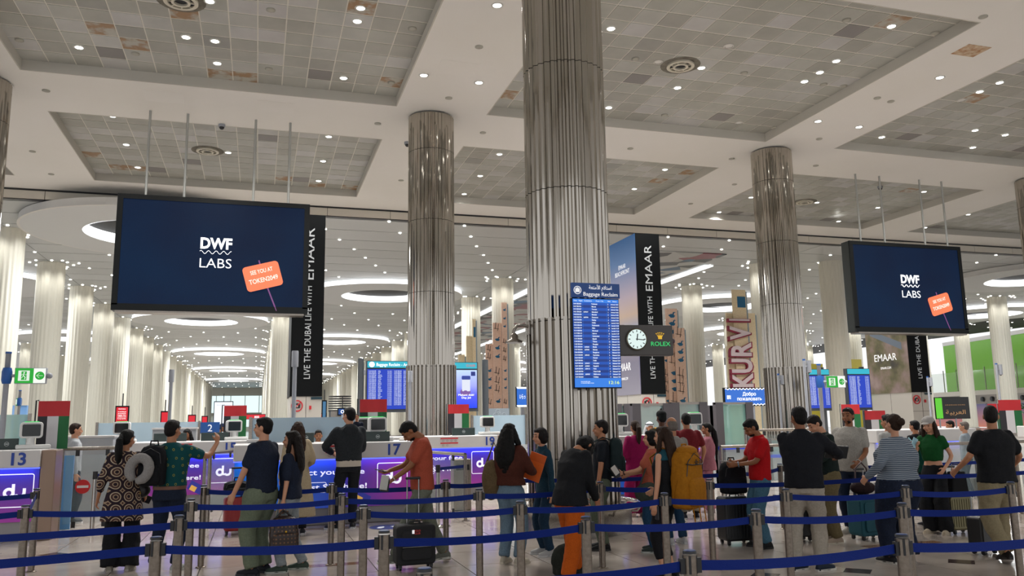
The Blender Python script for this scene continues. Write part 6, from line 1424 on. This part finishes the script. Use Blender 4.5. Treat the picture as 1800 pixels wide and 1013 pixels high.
# 15, 16, 17
P = person('balding grey haired man in a grey tee behind the yellow backpack', 1190, 957, 733, 5, skin='tan', hair=('bald', 'grey'), top=('tee', K('greytee', '8a8680', '7d7974')), bottom=('trousers', K('bluejeans2', '1d3a54')), shoes=('b8b8b8', 'd0d0d0'))
P = person('person in a black cap and olive top with yellow straps at the counter', 1163, None, Y=13.3, hy=722, yaw=0, skin='dark', hair=('crop', '15181a'), top=('long', K('olive', '4a4028', '423a24')), bottom=('trousers', black_c))
m_cap = K('cap_black', '121416'); mb = MB(); hb_ = P['hd']; mb.ell(hb_((0, -.005, 1.7)), (.088, .106, .075), 14, 8); mb.ell(hb_((0, .0, 1.785)), (.02, .02, .02), 8, 6); mb.build('cap', m_cap, P['root'], remesh=.01)
mb = MB()
for sd in (-1, 1): mb.tube([(sd*.1, .1, 1.3), (sd*.11, .02, 1.47), (sd*.11, -.1, 1.42), (sd*.1, -.16, 1.2)], [(.03, .008)]*4, 8)
mb.build('yellow_straps', K('yellowstrap', 'b8861c'), P['root'])
P = person('man in a dark red shirt at the counter, seen from behind', 1206, None, Y=12.6, hy=726, yaw=-12, skin='tan', hair=('short', 'black'), top=('tee', K('darkred', '6a1a20', '5e161c')), bottom=('trousers', black_c), L_=dict(t=(-.2, .25, 1.1)), R_=dict(t=(.28, .1, .95)), girth=1.1)
P = person('officer in a white headdress behind the counter, facing the camera', 1142, None, Y=15.9, h=1.58, yaw=170, skin='tan', hair=('bald', 'dark'), top=('long', K('white_robe', 'b8bcc0')), bottom=('trousers', K('white_robe')))
mb = MB(); hh = P['hd']; mb.ell(hh((0, -.02, 1.69)), (.095, .11, .09), 14, 8); mb.tube([hh((0, -.06, 1.68)), hh((0, -.1, 1.55)), hh((0, -.12, 1.4))], [(.1, .06), (.14, .06), (.15, .04)], 12); mb.build('headdress', K('ghutra', 'd0d4d8'), P['root'], remesh=.012, smooth=2)
mb = MB(); mb.tube([hh((.092*cos(a), -.02+.105*sin(a), 1.715)) for a in [2*pi*i/16 for i in range(16)]], .01, 6, closed=True); mb.build('headband_cord', black_c, P['root'])
# 19 pink
P = person('woman in a pale pink suit with a very long black ponytail, facing left', 1250, 900, 743, 62, sex='f', skin='tan', hair=('longpony', 'black'), top=('long', K('pink', 'a56a76', '9a616c')), hem=.82, loose=1.2, bottom=('wide', K('pink2', 'a56a76', '9a616c')), L_=dict(t=(-.1, .36, 1.05)), R_=dict(t=(.1, .36, 1.08)), shoes=('b0a0a0', 'b0a0a0'), legw=.95)
# 14 woman with yellow backpack
P14 = person('woman with brown hair and a teal scarf wearing a big mustard backpack, black leggings', 1176, 1016, 749, 38, sex='f', skin='light', hair=('long', 'brown'), top=('tank', black_c), hem=.88, bottom=('crop', black_c), shoes=('141416', '181818'), L_=dict(t=(-.25, .03, .8)), R_=dict(t=(.2, .2, 1.0)), legw=.95, girth=1.05)
mb = MB(); mb.rings([seg_ring(P14['up']((0, -.01, z)), V((1, 0, 0)), V((0, 1, 0)), rx, ry) for z, rx, ry in ((1.36, .185, .12), (1.42, .15, .1), (1.49, .075, .075))]); mb.build('scarf', K('tealscarf', '173f4a', '1c4a56'), P14['root'], remesh=.012, smooth=2)
handheld(P14, 'L', 'phone', 'phone in the lowered left hand of the mustard backpack woman', 'phone', (.02, .07, .14), '20242a', off=(.03, 0, -.02))
t = backpack(wpt(P14, (.06, -.26, .8)), R(38-8), 'big mustard yellow hiking backpack with lower straps', '9c6410', (.38, .24, .62), m=K('mustard', '9c6410', '8f5b0e', 40))
MB().tube([(-.17, -.1, .47), (-.1, -.135, .46), (.1, -.135, .46), (.17, -.1, .47)], .006, 5).build('lid_seam', black, t); MB().ell((0, -.01, .6), (.15, .1, .06), 14, 8).build('lid', K('mustard'), t)
for x in (-.1, .02, .12): MB().tube([(x, -.12, .02), (x-.01, -.14, -.1), (x+.02, -.13, -.2)], [(.012, .003)]*3, 6).build('dangling_strap', K('mustard'), t)
MB().tube([(-.17, -.06, .3), (-.19, .0, .3), (-.19, .06, .1)], [(.015, .004)]*3, 6).build('side_strap', K('mustard'), t)
text('THE\nNORTH\nFACE', .012, black, t, (-.02, -.135, .5), bold=.02); mb = MB(); mb.T = Matrix.Translation((.06, -.132, .485)) @ Matrix.Rotation(pi/2, 4, 'X'); ring_band(mb, .012, .02, 0, .003, 12); mb.build('round_mark', black, t)
q = wpt(P14, (.2, -.22, .78)); t = thing('sneaker_pair', 'pale sneakers hanging under the mustard backpack', 'shoes', q, R(20)); 
for k in range(2):
    mb = MB(); mb.tube([(-.1+.05*k, -.02*k, .0), (0, -.02*k, .02), (.12, -.02*k, -.01)], [.035, .042, .03], 10, flat=.8); mb.build('shoe', K('sneaker', 'a09684'), t)
# 20 red polo
P20 = person('man in a bright red polo shirt and blue jeans facing left, using a phone', 1344, 963, 732, 78, skin='brown', hair=('short', 'black'), top=('polo', K('red', 'b01218', 'a40f15')), hem=.9, loose=1.08, bottom=('trousers', K('stonejeans', '3f6478', '4a7086')), shoes=('16181a', '1c1c1c'), pitch=.55, L_=dict(t=(-.1, .35, 1.12), pole=(-.6, -.6, -1)), R_=dict(t=(.05, .36, 1.14), pole=(.6, -.6, -1)), beard=True, legw=1.15)
watch(P20, 'L', '6a8ca0'); handheld(P20, 'R', 'phone', 'phone held by the man in the red polo shirt', 'phone', (.15, .08, .012), '9c9c9a', off=(-.03, 0, .02), rot=(0, .15, .2))
# 22 green sweater, 23 pale shirt, 21 black shirt
P22 = person('man in a dark green sweater and khaki trousers bending left over papers', 1466, 954, 724, 82, skin='light', hair=('short', 'dark'), top=('long', K('darkgreen', '17211f', '1d2927')), hem=.9, lean=.12, pitch=.5, bottom=('trousers', K('khaki', '6f6448', '655a40')), shoes=('a09080', 'c0b8a8'), L_=dict(t=(-.1, .36, 1.1)), R_=dict(t=(.1, .36, 1.12)), legw=1.25)
P23 = person('man in a pale grey speckled shirt holding a bag handle, facing left', 1507, 938, 716, 118, skin='brown', hair=('short', 'dark'), top=('tee', K('palegrey', '8f8c86', 'a39f98', 70)), hem=.86, loose=1.12, bottom=('trousers', K('darkjeans', '1a2436')), shoes=('b0aca4', 'b0aca4'), L_=dict(t=(-.2, .26, 1.0)), girth=1.12, beard=True)
watch(P23, 'L')
P21 = person('man in a black shirt and white jeans holding a black folder, seen from behind', 1424, 1004, 714, -38, skin='brown', hair=('short', 'black'), top=('polo', K('blackshirt', '131419', '181a20')), hem=.88, loose=1.12, girth=1.08, bottom=('trousers', K('whitejeans', 'a0988c', '948c80')), shoes=('1a2433', 'c0bcb4'), R_=dict(t=(.36, .34, 1.2), pole=(1, -.4, -.6)), L_=dict(t=(-.05, .36, 1.2)), turn=.5, legw=1.2, feet={'R': dict(p=(.12, .02), a=-.7), 'L': dict(p=(-.14, -.04), a=-.6)})
mb = MB(); [limb(mb, [sh, el, el.lerp(w2, .8)], [.072, .058, .046]) for sh, el, w2, _ in P21['ends']]; mb.build('sleeves', K('blackshirt'), P21['root'], remesh=.014, smooth=3, disp=(.02, .1))
t = handheld(P21, 'R', 'document_folder', 'black document folder between the black shirt man and the green sweater man', 'folder', (.29, .03, .15), '17181b', off=(.0, -.02, .06), rot=(.3, .06, 0))
# 24 striped
P24 = person('heavy woman in a striped grey blue top, hair in a bun', 1592, 992, 727, 2, sex='f', skin='light', hair=('bun', 'brown'), top=('long', K('stripes', '5c6874', fn=stripes)), hem=.93, girth=1.42, loose=1.18, bottom=('trousers', K('navyp', '131a2a', '192236')), shoes=('1a1a1e', 'b0aca4'), R_=dict(t=(.38, .2, 1.0)), L_=dict(t=(-.36, .1, 1.02)), legw=1.55, feet={'R': dict(p=(.15, .05), a=-.6), 'L': dict(p=(-.12, .1), a=.2)})
handheld(P24, 'R', 'phone', 'white phone in the right hand of the striped top woman', 'phone', (.02, .07, .13), 'a8a8a8', off=(.02, 0, -.02))
# 25 green top
P25 = person('woman in a green crop top, white cap and wide black trousers', 1652, 938, 731, 115, sex='f', skin='light', hair=('long', 'brown'), top=('cap_sleeve', K('green', '0d4a20', '0b421c')), hem=1.08, bottom=('wide', black_c), shoes=('a89c88', 'a89c88'), L_=dict(t=(-.2, .1, .98), pole=(-.6, -1, 0)), R_=dict(t=(.1, .34, 1.3), pole=(.6, -.5, -1)), legw=1.0, pitch=.25)
hb_ = P25['hd']; mb = MB(); mb.ell(hb_((0, -.01, 1.7)), (.092, .11, .072), 14, 8, P25['Hm'].to_euler()); mb.ell(hb_((0, .12, 1.685)), (.07, .06, .01), 12, 5, P25['Hm'].to_euler()); mb.build('cap', K('whitecap', 'a09c98'), P25['root'], remesh=.009)
handheld(P25, 'R', 'phone', 'pale blue phone raised by the green top woman', 'phone', (.08, .012, .14), '8ab4c0', off=(-.03, 0, .02), rot=(0, .5, 0))
# 26 black tee
P26 = person('man in a black tee and khaki trousers at the right edge, walking away', 1768, 986, 713, -8, skin='tan', hair=('crop', 'dark'), top=('tee', black_c), hem=.88, loose=1.15, girth=1.1, bottom=('trousers', K('khaki2', '857a60', '7a7058')), shoes=('17120f', '1a1512'), turn=-.7, L_=dict(t=(-.36, .2, 1.02), pole=(-.6, -1, -.3)), R_=dict(t=(.36, .2, 1.02), pole=(.6, -1, -.3)), legw=1.3, feet={'L': dict(p=(-.14, -.18), lift=.05, a=-.2), 'R': dict(p=(.1, .12), a=-.9)}, beard=True)
# background people
person('man with black hair in a white shirt behind the striped top woman', 1560, None, Y=10.6, hy=728, yaw=15, skin='tan', hair=('short', 'black'), top=('long', K('whiteshirt', 'a8a8a6')), bottom=('trousers', black_c), vox=.018)
person('dark haired person in black behind the raised phone', 1607, None, Y=12.2, hy=739, yaw=10, skin='tan', hair=('short', 'black'), top=('long', black_c), bottom=('trousers', black_c), vox=.018)
Pq = person('woman in a teal blouse holding up a phone, between the striped and green tops', 1622, None, Y=10.3, hy=752, yaw=0, sex='f', skin='brown', hair=('long', 'brown'), top=('long', K('tealblouse', '0f4a40')), bottom=('trousers', black_c), L_=dict(t=(-.1, .32, 1.45)), vox=.018)
handheld(Pq, 'L', 'phone', 'bright screened phone held up before the teal blouse', 'phone', (.08, .012, .15), '9ad0e0', rot=(-.3, .8, 0))
person('man in a pale blue grey shirt right of the white cap', 1694, None, Y=13.4, hy=741, yaw=30, skin='light', hair=('short', 'grey'), top=('long', K('paleblue', '8a949c')), bottom=('trousers', navy_c), vox=.018)
person('person in a dark top bowing behind the pale blue grey shirt', 1680, None, Y=15.0, hy=738, yaw=60, skin='tan', hair=('short', 'black'), top=('long', black_c), bottom=('trousers', black_c), lean=.2, vox=.018)
person('officer in a white shirt and navy waistcoat behind the no entry gate', 134, None, Y=16.6, hy=744, yaw=-75, skin='light', hair=('short', 'brown'), top=('long', K('whiteshirt2', 'a4a8ac')), bottom=('trousers', navy_c), vox=.018)
o = ppl; vq = bpy.data.objects; 
person('officer in a blue shirt leaning over the set back counter', 336, None, Y=19.6, h=1.62, yaw=160, sex='f', skin='brown', hair=('long', 'black'), top=('long', K('officerblue', '1a4f9c')), bottom=('trousers', navy_c), lean=.3, R_=dict(t=(.4, .2, 1.15)), vox=.018)
person('officer with dark hair seated behind the dark monitor of the blue fronted counter', 560, None, Y=15.75, h=1.55, yaw=180, skin='tan', hair=('short', 'dark'), top=('long', K('greyshirt', '4a5058')), bottom=('trousers', navy_c), vox=.018)
person('distant man in a dark cap before the white advertising screen', 387, None, Y=26, hy=744, yaw=-90, skin='brown', hair=('crop', '1d2a4a'), top=('long', K('greyshirt')), bottom=('trousers', navy_c), pitch=.4, vox=.02)
person('distant man in dark clothes walking beyond the frosted glass, left of the biggest column', 872, None, Y=24, hy=733, yaw=10, skin='tan', hair=('short', 'black'), top=('long', K('pinkgrey', '6a5a5c')), bottom=('trousers', navy_c), vox=.02)
person('distant person in pale blue beyond the frosted glass, left of the biggest column', 908, None, Y=26, hy=733, yaw=60, skin='tan', hair=('short', 'dark'), top=('long', K('paleblue')), bottom=('trousers', navy_c), vox=.02)
# ================================================================== LUGGAGE
m_tel = mat('telescopic_steel', 'a8a8a8', .25, metal=1)
def suitcase(px, py, w_, d, h, c, lab, rz=0, handle=.0, soft=False, ribs=0, m=None, name='suitcase', hx=0):
    p = at(px, py, z=0); t = thing(name, lab, 'suitcase', (p.x, p.y, 0), rz); mm = m or mat('case_'+c, c, .4 if not soft else .8, bump=(90, .15) if soft else None); z0 = .055
    MB().prism(rrect(-w_/2, w_/2, z0, h, .05), -d/2, d/2).build('shell', mm, t, bev=.025)
    if soft:
        MB().prism(rrect(-w_*.38, w_*.38, z0+.06, h*.5, .04), -d/2-.03, -d/2).build('front_pocket', mm, t, bev=.012); MB().prism(rrect(-w_*.38, w_*.38, h*.55, h-.06, .04), -d/2-.02, -d/2).build('upper_pocket', mm, t, bev=.01)
        MB().tube([(-w_*.36, -d/2-.022, h*.52), (w_*.36, -d/2-.022, h*.52)], .005, 5).build('zip', mat('zip_metal', '8a8a88', .3, metal=.8), t)
    for k in range(ribs):
        x = -w_*.42+w_*.84*k/(ribs-1); boxo('rib', mm, t, x-.008, x+.008, -d/2-.008, -d/2+.002, z0+.05, h-.04, bev=.003)
    for sx in (-1, 1):
        for sy in (-1, 1):
            x, y_ = sx*(w_/2-.05), sy*(d/2-.04); g = MB(); g.T = Matrix.Translation((x, y_, .028)) @ Matrix.Rotation(pi/2, 4, 'Y'); g.lathe([(.027, -.012), (.027, .012)], 12)
            wq = g.build('wheel', black, t); f = MB(); f.box(x-.018, x+.018, y_-.018, y_+.018, .03, .07); f.build('wheel_fork', black, t)
    MB().tube([(-.07, 0, h-.005), (-.06, 0, h+.03), (.06, 0, h+.03), (.07, 0, h-.005)], .011, 8).build('carry_handle', black, t)
    if handle:
        for sx in (-.07, .07): MB().lathe([(.009, h-.02), (.009, h+handle)], 8, (sx+hx, d*.3)).build('handle_tube', m_tel, t)
        MB().box(-.09+hx, .09+hx, d*.3-.015, d*.3+.015, h+handle, h+handle+.03).build('handle_grip', black, t, bev=.01)
    return t
suitcase(414, 939, .37, .25, .56, '8c1f22', 'red hard shell suitcase left of the navy tee man', .12, .42, ribs=7)
backpack(at(414, 939, z=0)+V((0, 0, .6)), .1, 'black backpack lying on top of the red suitcase', '15171b', (.4, .26, .2), straps=False)
t = suitcase(728, 1000, .46, .24, .5, '17181b', 'black soft carry on case pulled by the salmon shirted man', .05, .5, soft=True)
text('POLO\nCLUB', .02, mat('red_white_label', 'c83a3a', .5), t, (.0, -.155, .43), bold=.02); boxo('label_patch', white_ink, t, -.06, -.035, -.16, -.15, .41, .45)
suitcase(1295, 957, .42, .27, .62, '131417', 'large black suitcase behind the man in the red polo', -.05, .3, ribs=9)
backpack(at(1293, 957, z=0)+V((0, -.02, .655)), -.05, 'black backpack standing on the large black suitcase', '14151a', (.36, .22, .42), straps=False)
suitcase(1408, 951, .3, .2, .52, '16171a', 'black suitcase behind the white jeans', .1)
suitcase(1527, 948, .45, .26, .56, '0d4a58', 'teal soft suitcase left of the striped top woman', .1, soft=True, handle=.35)
q = at(1524, 948, z=0); t = thing('hand_bag', 'dark brown hand bag resting on the teal suitcase', 'bag', (q.x, q.y, .6)); mb = MB(); mb.ell((0, 0, .08), (.2, .1, .09), 14, 8); mb.build('body', K('brownbag', '24181a', '2c1e20'), t, remesh=.013, smooth=2, disp=(.02, .1)); MB().tube([(-.12, 0, .12), (-.1, 0, .34), (.0, 0, .42), (.08, 0, .34), (.12, 0, .12)], .012, 6).build('handle', mat('plum_leather', '3a2024', .5), t)
suitcase(1686, 938, .36, .24, .52, '5f5a42', 'ribbed olive metallic suitcase held by the green top woman', -.1, .38, ribs=9, m=mat('olive_metal', '6a6448', .35, metal=.5))
q = at(1686, 938, z=0); t = thing('tote_bag', 'black tote bag standing on the olive suitcase', 'bag', (q.x+.02, q.y-.02, .555)); mb = MB(); mb.prism([(-.14, 0), (.16, 0), (.12, .3), (-.1, .3)], -.06, .06); mb.build('body', K('blacktote', '141517'), t, bev=.02); MB().tube([(-.07, 0, .29), (-.05, 0, .4), (.05, 0, .4), (.07, 0, .29)], .008, 6).build('handle', black, t)
suitcase(1731, 974, .3, .2, .45, '131316', 'small black suitcase beside the khaki trousered man at the right edge', .15, .25)
q = at(1731, 974, z=0); t = thing('water_bottle', 'small clear water bottle lying on the small black suitcase', 'bottle', (q.x+.03, q.y-.03, .49)); mb = MB(); mb.T = Matrix.Rotation(pi/2, 4, 'Y'); mb.lathe([(.02, -.1), (.034, -.08), (.034, .05), (.014, .08)], 12); mb.build('flask', mk_glass('bottle_clear', 'a8b4c0', .15, .45), t); mb = MB(); mb.T = Matrix.Rotation(pi/2, 4, 'Y'); mb.lathe([(.016, .08), (.016, .1)], 10); mb.build('lid', blue_plastic, t)
